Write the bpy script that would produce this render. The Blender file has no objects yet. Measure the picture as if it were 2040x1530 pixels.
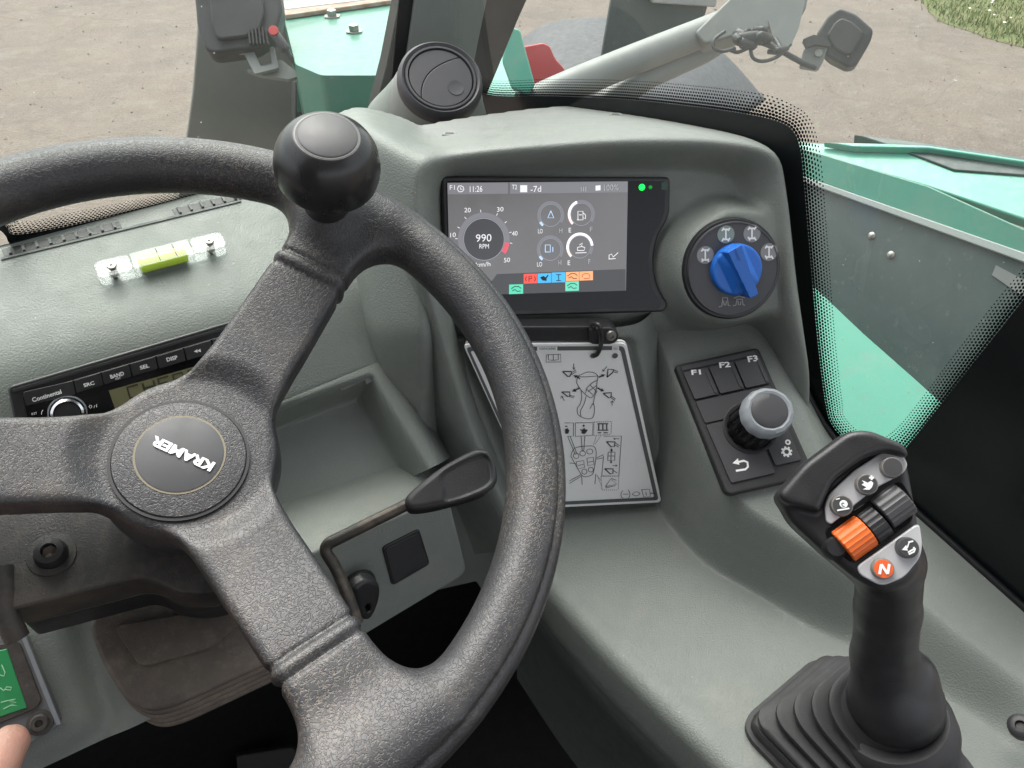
import bpy, bmesh, math, random
import numpy as np
from mathutils import Vector, Matrix

random.seed(5); np.random.seed(5)
C = bpy.context.scene.collection
rad = math.radians

# ------------------------------------------------------------------ camera, sky, sun, exposure
CAMZ = 2.2
CAM = np.array([0.0, 0.0, CAMZ])
FPX, CX, CY = 1530.0, 1020.0, 765.0
PITCH = rad(40)
cam_d = bpy.data.cameras.new('camera'); cam = bpy.data.objects.new('camera', cam_d); C.objects.link(cam)
cam.location = CAM; cam.rotation_euler = (rad(90) - PITCH, 0, 0)
cam_d.sensor_width = 36; cam_d.lens = 36 * FPX / 2040; cam_d.clip_start = 0.02; cam_d.clip_end = 400
scn = bpy.context.scene; scn.camera = cam
scn.view_settings.view_transform = 'Standard'; scn.view_settings.look = 'None'
scn.view_settings.exposure = 0.0; scn.view_settings.gamma = 1.0
scn.cycles.max_bounces = 10; scn.cycles.transparent_max_bounces = 12
scn.cycles.use_denoising = True

SUN_EL, SUN_AZ = rad(58), rad(-20)      # azimuth measured from +Y towards +X
w = bpy.data.worlds.new('World'); scn.world = w; w.use_nodes = True
nt = w.node_tree; bg = nt.nodes['Background']
sky = nt.nodes.new('ShaderNodeTexSky'); sky.sky_type = 'NISHITA'; sky.sun_disc = False
sky.sun_elevation = SUN_EL; sky.sun_rotation = SUN_AZ
sky.air_density = 1.0; sky.dust_density = 4.0; sky.ozone_density = 1.0
hs = nt.nodes.new('ShaderNodeHueSaturation'); hs.inputs['Saturation'].default_value = 0.22
nt.links.new(sky.outputs[0], hs.inputs['Color']); nt.links.new(hs.outputs[0], bg.inputs[0])
bg.inputs[1].default_value = 0.15
sun_d = bpy.data.lights.new('sun', 'SUN'); sun_d.energy = 1.1; sun_d.angle = rad(55); sun_d.color = (1, .95, .88)
sun = bpy.data.objects.new('sun', sun_d); C.objects.link(sun)
sdir = Vector((math.sin(SUN_AZ) * math.cos(SUN_EL), math.cos(SUN_AZ) * math.cos(SUN_EL), math.sin(SUN_EL)))
sun.rotation_euler = sdir.to_track_quat('Z', 'Y').to_euler()
scn.view_settings.exposure = 1.5

# ------------------------------------------------------------------ geometry helpers
cP, sP = math.cos(PITCH), math.sin(PITCH)
YAW = rad(36)
Fv = np.array([-math.sin(YAW), math.cos(YAW), 0.0]); Rv = np.array([math.cos(YAW), math.sin(YAW), 0.0]); Uv = np.array([0, 0, 1.0])

def ray(x, y):
    u = (x - CX) / FPX; v = (CY - y) / FPX
    return np.array([u, cP + v * sP, -sP + v * cP])
def at(x, y, t): return CAM + ray(x, y) * t
def nrm(v): v = np.asarray(v, float); return v / np.linalg.norm(v)
def ndir(az, el):
    az, el = rad(az), rad(el)
    return np.array([math.sin(az) * math.cos(el), -math.cos(az) * math.cos(el), math.sin(el)])

class Fr:
    """a plane in the world: origin o, axes u, v, normal n"""
    def __init__(s, o, n, u=None):
        s.o = np.asarray(o, float); s.n = nrm(n)
        if u is None: u = np.cross([0, 0, 1], s.n)
        u = np.asarray(u, float); u = u - s.n * np.dot(u, s.n)
        s.u = nrm(u); s.v = np.cross(s.n, s.u)
    def px(s, x, y, h=0.0):
        d = ray(x, y); t = np.dot(s.o + s.n * h - CAM, s.n) / np.dot(d, s.n)
        p = CAM + d * t - s.o
        return np.array([np.dot(p, s.u), np.dot(p, s.v)])
    def w(s, a, b, h=0.0): return s.o + s.u * a + s.v * b + s.n * h
    def pw(s, x, y, h=0.0): a, b = s.px(x, y, h); return s.w(a, b, h)
    def t(s, x, y, h=0.0): return np.dot(s.o + s.n * h - CAM, s.n) / np.dot(ray(x, y), s.n)
    def loc(s, P): q = np.asarray(P) - s.o; return np.array([np.dot(q, s.u), np.dot(q, s.v), np.dot(q, s.n)])
    def off(s, h): return Fr(s.o + s.n * h, s.n, s.u)
    def poly(s, pts, h=0.0): return np.array([s.px(p[0], p[1], p[2] if len(p) > 2 else h) for p in pts])
    def rows(s, AB, h=0.0):
        AB = np.asarray(AB); H = np.broadcast_to(np.asarray(h, float), (len(AB),))
        return s.o + AB[:, :1] * s.u + AB[:, 1:2] * s.v + H[:, None] * s.n
def pxframe(x, y, t, az, el, p0=None, p1=None):
    f = Fr(at(x, y, t), ndir(az, el))
    if p0: f = Fr(f.o, f.n, f.pw(*p1) - f.pw(*p0))
    return f

def roundpoly(P, r, seg=5):
    P = np.asarray(P, float); n = len(P); out = []
    rs = r if hasattr(r, '__len__') else [r] * n
    for i in range(n):
        a, b, c = P[i - 1], P[i], P[(i + 1) % n]
        d1, d2 = a - b, c - b; l1, l2 = np.linalg.norm(d1), np.linalg.norm(d2)
        k = min(rs[i], l1 * .48, l2 * .48)
        if k <= 1e-7: out.append(b); continue
        p, q = b + d1 / l1 * k, b + d2 / l2 * k
        for j in range(seg + 1):
            t = j / seg; out.append((1 - t) ** 2 * p + 2 * t * (1 - t) * b + t * t * q)
    return np.array(out)
def circle(c, r, n=48, r2=None, a0=0):
    a = np.linspace(0, 2 * np.pi, n, endpoint=False) + a0
    return np.stack([c[0] + r * np.cos(a), c[1] + (r2 or r) * np.sin(a)], 1)
def ccw(P):
    P = np.asarray(P); x, y = P[:, 0], P[:, 1]
    return P if np.sum(x * np.roll(y, -1) - np.roll(x, -1) * y) > 0 else P[::-1]
def spline(P, n=10, closed=False):
    P = np.asarray(P, float); out = []
    N = len(P)
    for i in range(N if closed else N - 1):
        if closed: p0, p1, p2, p3 = P[i - 1], P[i], P[(i + 1) % N], P[(i + 2) % N]
        else: p0, p1, p2, p3 = P[max(i - 1, 0)], P[i], P[i + 1], P[min(i + 2, N - 1)]
        for j in range(n):
            t = j / n
            out.append(.5 * ((2 * p1) + (p2 - p0) * t + (2 * p0 - 5 * p1 + 4 * p2 - p3) * t * t + (3 * p1 - p0 - 3 * p2 + p3) * t ** 3))
    if not closed: out.append(P[-1])
    return np.array(out)

def sdpoly(A, B, poly):
    poly = np.asarray(poly, float); n = len(poly)
    d = np.full(A.shape, 1e9); s = np.zeros(A.shape, bool)
    for i in range(n):
        x0, y0 = poly[i - 1]; x1, y1 = poly[i]
        ex, ey = x1 - x0, y1 - y0; wx, wy = A - x0, B - y0
        t = np.clip((wx * ex + wy * ey) / (ex * ex + ey * ey + 1e-18), 0, 1)
        d = np.minimum(d, (wx - ex * t) ** 2 + (wy - ey * t) ** 2)
        if y0 != y1:
            c = ((y0 <= B) & (B < y1)) | ((y1 <= B) & (B < y0))
            s ^= c & (A < x0 + (B - y0) * ex / ey)
    d = np.sqrt(d)
    return np.where(s, -d, d)
def ss(x): x = np.clip(x, 0, 1); return x * x * (3 - 2 * x)
def softplus(x, k): return np.where(x > 20 * k, x, k * np.log1p(np.exp(np.clip(x / k, -40, 20))))
def smin(a, b, k): h = np.clip(.5 + .5 * (b - a) / k, 0, 1); return b * (1 - h) + a * h - k * h * (1 - h)
def smax(a, b, k): return -smin(-a, -b, k)

# ------------------------------------------------------------------ object helpers
def mesh_obj(name, V, F, mat, parent=None, smooth=True, normals=None):
    me = bpy.data.meshes.new(name)
    me.from_pydata([tuple(map(float, v)) for v in V], [], [tuple(int(i) for i in f) for f in F])
    if mat: me.materials.append(mat)
    if smooth: me.polygons.foreach_set('use_smooth', [True] * len(me.polygons))
    me.update()
    if normals is not None: me.normals_split_custom_set_from_vertices([tuple(map(float, n)) for n in normals])
    o = bpy.data.objects.new(name, me); C.objects.link(o)
    if parent: setpar(o, parent)
    return o
def setpar(o, parent):
    o.parent = parent
    if parent.type == 'EMPTY': o.matrix_parent_inverse = Matrix.Translation(parent.location).inverted()
def thing(name, label, cat, loc, group=None):
    o = bpy.data.objects.new(name, None); C.objects.link(o); o.location = tuple(loc); o.empty_display_size = .02
    return tag(o, label, cat, group)
def tag(o, label=None, cat=None, group=None, kind=None):
    if label: o['label'] = label
    if cat: o['category'] = cat
    if group: o['group'] = group
    if kind: o['kind'] = kind
    return o
def bev(o, wd, seg=3, ang=30):
    m = o.modifiers.new('bevel', 'BEVEL'); m.width = wd; m.segments = seg; m.limit_method = 'ANGLE'; m.angle_limit = rad(ang)
    m.harden_normals = True
    return o
def prism(name, fr, AB, h0, h1, mat, parent=None, bevel=0, seg=3, taper=0):
    """solid between heights h0 < h1 over the outline AB of the plane fr"""
    AB = ccw(AB); n = len(AB)
    top = AB
    if taper:
        c = AB.mean(0); top = c + (AB - c) * (1 - taper)
    V = np.concatenate([fr.rows(AB, h0), fr.rows(top, h1)])
    F = [tuple(range(n - 1, -1, -1)), tuple(range(n, 2 * n))] + [(i, (i + 1) % n, n + (i + 1) % n, n + i) for i in range(n)]
    o = mesh_obj(name, V, F, mat, parent)
    if bevel: bev(o, bevel, seg)
    else:
        o.data.polygons.foreach_set('use_smooth', [False] * len(o.data.polygons))
    return o
def flat(name, fr, AB, h, mat, parent=None):
    AB = ccw(AB)
    return mesh_obj(name, fr.rows(AB, h), [tuple(range(len(AB)))], mat, parent, smooth=False)
def frame_from_dir(p, n, u=None):
    n = nrm(n)
    if u is None: u = np.cross(n, [0.3, .2, .93])
    return Fr(p, n, u)
def lathe(name, fr, prof, mat, parent=None, seg=48, sx=1.0, bevel=0, cap=True):
    """profile of (radius, height) turned round the normal of fr"""
    V, F = [], []; k = len(prof)
    for i in range(seg):
        a = 2 * math.pi * i / seg
        for r, h in prof: V.append(fr.w(r * math.cos(a) * sx, r * math.sin(a), h))
    for i in range(seg):
        for j in range(k - 1):
            a, b = i * k + j, ((i + 1) % seg) * k + j
            F.append((a, b, b + 1, a + 1))
    if cap:
        F.append(tuple(i * k + k - 1 for i in range(seg))); F.append(tuple(i * k for i in range(seg - 1, -1, -1)))
    o = mesh_obj(name, V, F, mat, parent)
    m = o.modifiers.new('edges', 'EDGE_SPLIT'); m.split_angle = rad(40)
    if bevel:
        o.modifiers.remove(m); bev(o, bevel, 3)
    return o
def tube(name, pts, r, mat, parent=None, seg=14, r2=None, add=None):
    P = np.asarray(pts, float); n = len(P); rs = np.broadcast_to(np.asarray(r, float), (n,))
    T = np.gradient(P, axis=0); T /= np.linalg.norm(T, axis=1)[:, None]
    u = np.cross(T[0], [0.2, .1, .97]); u /= np.linalg.norm(u); V, F = [], []
    for i in range(n):
        u = u - T[i] * np.dot(u, T[i]); u /= np.linalg.norm(u); v = np.cross(T[i], u)
        for j in range(seg):
            a = 2 * math.pi * j / seg
            V.append(P[i] + rs[i] * (u * math.cos(a) + v * math.sin(a)))
    for i in range(n - 1):
        for j in range(seg):
            F.append((i * seg + j, i * seg + (j + 1) % seg, (i + 1) * seg + (j + 1) % seg, (i + 1) * seg + j))
    F.append(tuple(range(seg - 1, -1, -1))); F.append(tuple((n - 1) * seg + j for j in range(seg)))
    if add is not None:
        k = len(add[0]); add[0].extend(V); add[1].extend(tuple(i + k for i in f) for f in F); return
    o = mesh_obj(name, V, F, mat, parent)
    m = o.modifiers.new('edges', 'EDGE_SPLIT'); m.split_angle = rad(50)
    return o
def box(name, fr, a0, a1, b0, b1, h0, h1, mat, parent=None, bevel=0):
    return prism(name, fr, [(a0, b0), (a1, b0), (a1, b1), (a0, b1)], h0, h1, mat, parent, bevel)
def heightfield(name, fr, a0, a1, b0, b1, step, fun, mat, parent=None, mask=None, wall=None):
    na, nb = int((a1 - a0) / step) + 1, int((b1 - b0) / step) + 1
    A, B = np.meshgrid(np.linspace(a0, a1, na), np.linspace(b0, b1, nb), indexing='ij')
    H = fun(A, B)
    V = fr.o + A[..., None] * fr.u + B[..., None] * fr.v + H[..., None] * fr.n
    keep = np.ones(A.shape, bool) if mask is None else mask(A, B, H, V)
    if wall is not None:            # trim the sheet cleanly where it meets a pane: (normal, offset from the camera)
        for wn, wo in (wall if isinstance(wall, list) else [wall]):
            ex = (V - CAM) @ wn - wo; keep &= ex < step * 2.2
            V = V - np.maximum(ex, 0)[..., None] * wn
    idx = np.arange(na * nb).reshape(na, nb)
    k = keep[:-1, :-1] & keep[1:, :-1] & keep[1:, 1:] & keep[:-1, 1:]
    F = np.stack([idx[:-1, :-1][k], idx[1:, :-1][k], idx[1:, 1:][k], idx[:-1, 1:][k]], 1)
    used = np.unique(F); rm = np.full(na * nb, -1); rm[used] = np.arange(len(used))
    return mesh_obj(name, V.reshape(-1, 3)[used], rm[F], mat, parent)
def snet(f, lo, hi, h, it=2):
    """surface nets of the implicit function f (negative inside)"""
    ax = [np.arange(lo[i], hi[i] + h, h) for i in range(3)]
    X, Y, Z = np.meshgrid(*ax, indexing='ij'); Vv = f(X, Y, Z); ins = Vv < 0
    n = np.array(Vv.shape) - 1
    cs = [(i, j, k) for i in (0, 1) for j in (0, 1) for k in (0, 1)]
    sl = lambda a, c: a[c[0]:c[0] + n[0], c[1]:c[1] + n[1], c[2]:c[2] + n[2]]
    cnt = sum(sl(ins, c).astype(np.int8) for c in cs)
    act = np.argwhere((cnt > 0) & (cnt < 8)); m = len(act)
    idx = np.full(tuple(n), -1); idx[tuple(act.T)] = np.arange(m)
    val = {c: Vv[act[:, 0] + c[0], act[:, 1] + c[1], act[:, 2] + c[2]] for c in cs}
    S = np.zeros((m, 3)); K = np.zeros(m)
    for c in cs:
        for d in range(3):
            if c[d] == 0:
                e = list(c); e[d] = 1; e = tuple(e); a, b = val[c], val[e]; cr = (a < 0) != (b < 0)
                t = np.where(cr, a / np.where(cr, a - b, 1), 0)
                p = np.tile(np.array(c, float), (m, 1)); p[:, d] += t
                S += np.where(cr[:, None], p, 0); K += cr
    P = (act + S / K[:, None]) * h + np.array(lo)
    F = []
    for d in range(3):
        a = [slice(0, ins.shape[i]) for i in range(3)]; b = list(a)
        a[d] = slice(0, n[d]); b[d] = slice(1, n[d] + 1)
        ia, ib = ins[tuple(a)], ins[tuple(b)]
        e = np.argwhere(ia != ib); o1, o2 = [(1, 2), (2, 0), (0, 1)][d]
        e = e[(e[:, o1] > 0) & (e[:, o2] > 0) & (e[:, o1] < n[o1]) & (e[:, o2] < n[o2])]
        def q(s1, s2):
            g = e.copy(); g[:, o1] += s1; g[:, o2] += s2; return idx[g[:, 0], g[:, 1], g[:, 2]]
        quad = np.stack([q(-1, -1), q(0, -1), q(0, 0), q(-1, 0)], 1)
        flip = ~ia[e[:, 0], e[:, 1], e[:, 2]]
        quad[flip] = quad[flip][:, ::-1]; F.append(quad)
    F = np.concatenate(F)
    def grad(P):
        g = np.zeros_like(P); q = h * .4
        for i in range(3):
            D = np.zeros(3); D[i] = q; g[:, i] = (f(*(P + D).T) - f(*(P - D).T)) / (2 * q)
        return g
    for _ in range(it):
        g = grad(P); v = f(*P.T); s = (g * g).sum(1) + 1e-9
        P = P - np.clip((v / s)[:, None] * g, -h, h)
    g = grad(P); N = g / (np.linalg.norm(g, axis=1)[:, None] + 1e-12)
    return P, F, N
def cap_sdf(P, a, b, ra, rb):
    """tapered capsule"""
    ax, ay, az = a; d = np.subtract(b, a)
    X, Y, Z = P; wx, wy, wz = X - ax, Y - ay, Z - az
    t = np.clip((wx * d[0] + wy * d[1] + wz * d[2]) / np.dot(d, d), 0, 1)
    return np.sqrt((wx - d[0] * t) ** 2 + (wy - d[1] * t) ** 2 + (wz - d[2] * t) ** 2) - (ra + (rb - ra) * t)
def extr_sdf(d2, c, c0, c1, r):
    dz = np.abs(c - (c0 + c1) / 2) - (c1 - c0) / 2 + r; q = d2 + r
    return np.minimum(np.maximum(q, dz), 0) + np.sqrt(np.maximum(q, 0) ** 2 + np.maximum(dz, 0) ** 2) - r
def sdf_obj(name, fr, f, lo, hi, h, mat, parent=None):
    P, F, N = snet(f, lo, hi, h)
    V = fr.o + P[:, :1] * fr.u + P[:, 1:2] * fr.v + P[:, 2:] * fr.n
    NW = N[:, :1] * fr.u + N[:, 1:2] * fr.v + N[:, 2:] * fr.n
    return mesh_obj(name, V, F, mat, parent, normals=NW)
WORLD = Fr((0, 0, 0), (0, 0, 1), (1, 0, 0))

_tx = {}
def text_mesh(s, shear=0.0, bold=0.0):
    k = (s, shear, bold)
    if k not in _tx:
        cu = bpy.data.curves.new('t', 'FONT'); cu.body = s; cu.shear = shear; cu.offset = bold; cu.resolution_u = 3
        o = bpy.data.objects.new('t', cu); me = bpy.data.meshes.new_from_object(o)
        V = np.array([v.co[:2] for v in me.vertices]); F = [tuple(p.vertices) for p in me.polygons]
        lo, hi = V.min(0), V.max(0); V = (V - lo) / (hi - lo)
        _tx[k] = (V, F); bpy.data.objects.remove(o); bpy.data.meshes.remove(me); bpy.data.curves.remove(cu)
    return _tx[k]
def aff(fr, p0, p1, p2, h):
    o, x, y = fr.px(*p0, h), fr.px(*p1, h), fr.px(*p2, h)
    return o, x - o, y - o
def text(name, fr, s, p0, p1, p2, h, mat, parent, shear=0.0, bold=0.0):
    """lettering whose box runs from pixel p0 to p1 (baseline) and p0 to p2 (height)"""
    V, F = text_mesh(s, shear, bold); o, x, y = aff(fr, p0, p1, p2, h)
    return mesh_obj(name, fr.rows(o + V[:, :1] * x + V[:, 1:] * y, h), F, mat, parent, smooth=False)
def strokes(name, fr, lines, wd, h, mat, parent, closed=()):
    """flat print: ribbons along polylines given in plane coordinates"""
    V, F = [], []
    for li, L in enumerate(lines):
        L = np.asarray(L, float)
        if len(L) < 2: continue
        T = np.gradient(L, axis=0) if len(L) > 2 else np.repeat((L[1] - L[0])[None], 2, 0)
        T = T / (np.linalg.norm(T, axis=1)[:, None] + 1e-12); N = np.stack([-T[:, 1], T[:, 0]], 1) * wd / 2
        k = len(V); hh = h + (li % 7) * 1.5e-5
        for p, q in zip(L + N, L - N): V.append(fr.w(*p, hh)); V.append(fr.w(*q, hh))
        for i in range(len(L) - 1): F.append((k + 2 * i, k + 2 * i + 1, k + 2 * i + 3, k + 2 * i + 2))
    return mesh_obj(name, V, F, mat, parent, smooth=False)
def flats(name, fr, polys, h, mat, parent):
    V, F = [], []
    for i, P in enumerate(polys):
        P = ccw(P); k = len(V); V.extend(fr.rows(P, h + (i % 5) * 2e-5)); F.append(tuple(range(k, k + len(P))))
    return mesh_obj(name, V, F, mat, parent, smooth=False)
def ring_strip(name, fr, c, r0, r1, a0, a1, h, mat, parent, n=32):
    a = np.linspace(rad(a0), rad(a1), n + 1); V, F = [], []
    for t in a:
        for r in (r0, r1): V.append(fr.w(c[0] + r * math.cos(t), c[1] + r * math.sin(t), h))
    for i in range(n): F.append((2 * i, 2 * i + 1, 2 * i + 3, 2 * i + 2))
    return mesh_obj(name, V, F, mat, parent, smooth=False)

# ------------------------------------------------------------------ materials
def srgb(r, g, b):
    f = lambda c: (c / 255 / 12.92) if c / 255 <= .04045 else ((c / 255 + .055) / 1.055) ** 2.4
    return (f(r), f(g), f(b), 1)
def mat(name, col, rough=.5, metal=0.0, grain=None, mottle=None, dust=None, spec=.5, coat=0.0, emit=None, specks=None):
    m = bpy.data.materials.new(name); m.use_nodes = True; t = m.node_tree; b = t.nodes['Principled BSDF']
    b.inputs['Base Color'].default_value = col if len(col) == 4 else (*col, 1)
    b.inputs['Roughness'].default_value = rough; b.inputs['Metallic'].default_value = metal
    b.inputs['Specular IOR Level'].default_value = spec; b.inputs['Coat Weight'].default_value = coat
    if coat: b.inputs['Coat Roughness'].default_value = .08
    N = lambda k: t.nodes.new(k); L = t.links.new
    co = N('ShaderNodeTexCoord').outputs['Object']; cur = None
    def mix(fac, c2):
        nonlocal cur
        x = N('ShaderNodeMix'); x.data_type = 'RGBA'; L(fac, x.inputs[0])
        if cur is None: x.inputs[6].default_value = b.inputs['Base Color'].default_value
        else: L(cur, x.inputs[6])
        x.inputs[7].default_value = c2 if len(c2) == 4 else (*c2, 1); cur = x.outputs[2]
    def noise(s, d=3, r=.55):
        n = N('ShaderNodeTexNoise'); n.inputs['Scale'].default_value = s; n.inputs['Detail'].default_value = d; n.inputs['Roughness'].default_value = r
        L(co, n.inputs['Vector']); return n.outputs['Fac']
    def rng(x, a, c, d=0.0, e=1.0):
        r = N('ShaderNodeMapRange'); r.inputs[1].default_value = a; r.inputs[2].default_value = c; r.inputs[3].default_value = d; r.inputs[4].default_value = e
        L(x, r.inputs[0]); return r.outputs[0]
    if mottle:
        for s, a, c2 in (mottle if isinstance(mottle, list) else [mottle]): mix(rng(noise(s, 5), .35, .72, 0, a), c2)
    if dust:
        for s, lo_, hi_, a, c2 in (dust if isinstance(dust, list) else [dust]): mix(rng(noise(s, 6, .65), lo_, hi_, 0, a), c2)
    if specks:
        s, th, c2 = specks; v = N('ShaderNodeTexVoronoi'); v.inputs['Scale'].default_value = s; L(co, v.inputs['Vector'])
        mix(rng(v.outputs['Distance'], th, th * .6, 0, .8), c2)
    if cur is not None: L(cur, b.inputs['Base Color'])
    if mottle or dust:
        L(rng(noise(60, 4), .3, .7, max(rough - .08, .02), rough + .08), b.inputs['Roughness'])
    if grain:
        s, d = grain; bp = N('ShaderNodeBump'); bp.inputs['Strength'].default_value = 1; bp.inputs['Distance'].default_value = d
        L(noise(s, 2), bp.inputs['Height']); L(bp.outputs[0], b.inputs['Normal'])
    if emit: b.inputs['Emission Color'].default_value = (*emit[0][:3], 1); b.inputs['Emission Strength'].default_value = emit[1]
    return m
SAGE = (.182, .199, .181)
m_sage = mat('sage_plastic', SAGE, .5, grain=(750, .0005), mottle=[(9, .30, (.175, .195, .175)), (70, .15, (.235, .245, .225))], dust=[(14, .54, .75, .35, (.29, .275, .24)), (160, .60, .74, .35, (.15, .16, .15))], specks=(55, .045, (.34, .32, .27)))
m_sage_dark = mat('darkened_sage_plastic', (.09, .10, .095), .55, grain=(900, .0003), mottle=(15, .4, (.09, .10, .09)))
m_black = mat('black_plastic', (.016, .016, .018), .42, grain=(1200, .00012), mottle=(40, .3, (.03, .03, .03)), specks=(120, .03, (.12, .11, .10)))
m_blackdull = mat('dull_black_plastic', (.022, .022, .024), .58, grain=(1000, .0002), mottle=(30, .4, (.04, .038, .036)))
m_gloss = mat('glossy_black', (.006, .006, .007), .16, spec=.3)
m_dusty = mat('dusty_black_plastic', (.025, .024, .024), .6, grain=(900, .0003), dust=[(9, .42, .72, .7, (.15, .125, .10)), (120, .5, .75, .5, (.12, .10, .085))], specks=(160, .05, (.3, .27, .22)))
m_rubberdust = mat('dusty_rubber', (.065, .056, .050), .75, grain=(700, .0004), dust=[(7, .35, .65, .85, (.24, .19, .145)), (120, .5, .75, .35, (.30, .25, .19)), (25, .5, .7, .5, (.08, .068, .06))], specks=(200, .06, (.3, .25, .2)))
m_floor = mat('black_floor_mat', (.013, .013, .014), .8, grain=(300, .0005), dust=(12, .55, .8, .2, (.02, .02, .02)), spec=.2)
m_grey = mat('grey_pad_plastic', (.052, .051, .056), .45, grain=(1500, .0001))
m_silver = mat('silver_plastic', (.50, .50, .51), .35, metal=.1, grain=(1500, .00005))
m_ringgrey = mat('grey_ring_plastic', (.24, .26, .28), .45, grain=(1300, .0001))
m_blue = mat('blue_plastic', (.012, .13, .52), .42, grain=(1300, .0001))
m_orange = mat('orange_plastic', (.75, .14, .02), .45, grain=(1300, .0001))
m_orangeb = mat('orange_button', (.72, .12, .03), .4)
m_btn = mat('dark_button', (.06, .06, .063), .4)
m_btnrim = mat('warm_grey_button', (.19, .18, .165), .45)
m_white = mat('white_print', (.80, .80, .79), .5)
m_whiteplate = mat('white_card', (.88, .88, .865), .4, mottle=(20, .2, (.64, .64, .62)), specks=(90, .03, (.3, .27, .22)))
m_print = mat('dark_print', (.03, .03, .035), .5)
m_printgrey = mat('grey_print', (.10, .105, .11), .5)
m_metal = mat('worn_steel', (.38, .37, .35), .4, metal=.9, mottle=(300, .6, (.15, .12, .09)))
m_darksteel = mat('dark_steel_rod', (.06, .055, .05), .4, metal=.4, dust=(90, .45, .7, .8, (.16, .13, .10)))
m_chrome = mat('chrome', (.75, .75, .76), .12, metal=1)
m_teal = mat('teal_paint', (.038, .205, .145), .38, mottle=(8, .3, (.05, .235, .17)), dust=[(14, .5, .8, .5, (.16, .20, .165)), (3, .5, .7, .35, (.09, .17, .13))], coat=.3, specks=(50, .04, (.25, .27, .24)))
m_mint = mat('mint_paint', (.085, .36, .265), .4, mottle=(5, .3, (.11, .39, .30)), dust=[(14, .5, .8, .45, (.26, .36, .31)), (40, .58, .75, .4, (.2, .26, .22))], coat=.25)
m_red = mat('red_paint', (.50, .04, .045), .4, mottle=(10, .4, (.42, .06, .06)))
m_hoodgrey = mat('charcoal_panel', (.026, .046, .046), .40, mottle=(3, .8, (.05, .075, .073)), dust=[(5, .48, .72, .6, (.085, .105, .10)), (70, .6, .72, .5, (.14, .15, .14))], specks=(60, .045, (.3, .31, .3)))  # broad pale mottle painted in for hazy reflections, besides dust and specks
m_tyre = mat('tyre_rubber', (.045, .047, .055), .6, mottle=(8, .5, (.07, .072, .082)), grain=(200, .0006))
m_flap = mat('rubber_flap', (.21, .20, .18), .7, mottle=(6, .6, (.25, .24, .21)), dust=[(20, .5, .8, .4, (.32, .29, .25)), (5, .5, .7, .5, (.14, .135, .12))])
m_lamp = mat('lamp_plastic', (.03, .031, .033), .5, mottle=(20, .4, (.06, .06, .06)), specks=(60, .03, (.3, .3, .28)))
m_armgrey = mat('grey_arm_paint', (.21, .22, .21), .45, mottle=(15, .4, (.27, .28, .27)), dust=(30, .55, .8, .4, (.33, .31, .27)))
m_rust = mat('rusty_edge', (.30, .16, .10), .7, mottle=(40, .7, (.5, .45, .4)))
m_whitepaint = mat('white_paint', (.34, .345, .34), .5, mottle=(10, .3, (.6, .6, .6)))
m_pillar = mat('pillar_trim', (.17, .19, .18), .5, grain=(900, .0003), mottle=(8, .4, (.13, .15, .14)))
m_seal = mat('black_seal', (.007, .0075, .009), .45)
m_glassblk = mat('black_glass_band', (.004, .006, .007), .25, spec=.4)
m_skin = mat('skin', (.62, .36, .27), .5, mottle=(60, .4, (.66, .30, .24)), grain=(700, .0003))
m_skin.node_tree.nodes['Principled BSDF'].inputs['Subsurface Weight'].default_value = .15
m_skin.node_tree.nodes['Principled BSDF'].inputs['Subsurface Scale'].default_value = .004
m_nail = mat('finger_nail', (.70, .45, .38), .3)
m_vial = mat('lime_liquid', (.70, .95, .03), .2, emit=None)
m_green = mat('green_rocker', (.03, .26, .09), .35, mottle=(60, .4, (.04, .33, .13)))
m_lcd = mat('lcd_olive', (.16, .155, .075), .3, mottle=(25, .4, (.20, .19, .10)))

def glow(name, col, s):
    m = mat(name, (.02, .02, .02), .3); b = m.node_tree.nodes['Principled BSDF']
    b.inputs['Emission Color'].default_value = col if len(col) == 4 else (*col, 1); b.inputs['Emission Strength'].default_value = s
    return m
def clear_plastic():
    m = bpy.data.materials.new('clear_acrylic'); m.use_nodes = True; t = m.node_tree; t.nodes.clear()
    o = t.nodes.new('ShaderNodeOutputMaterial'); g = t.nodes.new('ShaderNodeBsdfGlossy'); g.inputs['Roughness'].default_value = .05
    tr = t.nodes.new('ShaderNodeBsdfTransparent'); tr.inputs[0].default_value = (.97, .98, .98, 1)
    di = t.nodes.new('ShaderNodeBsdfDiffuse'); di.inputs[0].default_value = (.85, .87, .87, 1)
    lw = t.nodes.new('ShaderNodeFresnel'); lw.inputs[0].default_value = 1.45; ge = t.nodes.new('ShaderNodeNewGeometry'); iv = t.nodes.new('ShaderNodeMath'); iv.operation = 'SUBTRACT'; iv.inputs[0].default_value = 1; t.links.new(ge.outputs['Backfacing'], iv.inputs[1]); fm = t.nodes.new('ShaderNodeMath'); fm.operation = 'MULTIPLY'; t.links.new(lw.outputs[0], fm.inputs[0]); t.links.new(iv.outputs[0], fm.inputs[1])
    m1 = t.nodes.new('ShaderNodeMixShader'); m1.inputs[0].default_value = .05
    m2 = t.nodes.new('ShaderNodeMixShader')
    t.links.new(tr.outputs[0], m1.inputs[1]); t.links.new(di.outputs[0], m1.inputs[2])
    t.links.new(fm.outputs[0], m2.inputs[0]); t.links.new(m1.outputs[0], m2.inputs[1]); t.links.new(g.outputs[0], m2.inputs[2])
    t.links.new(m2.outputs[0], o.inputs[0]); return m
m_clear = clear_plastic()
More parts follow.
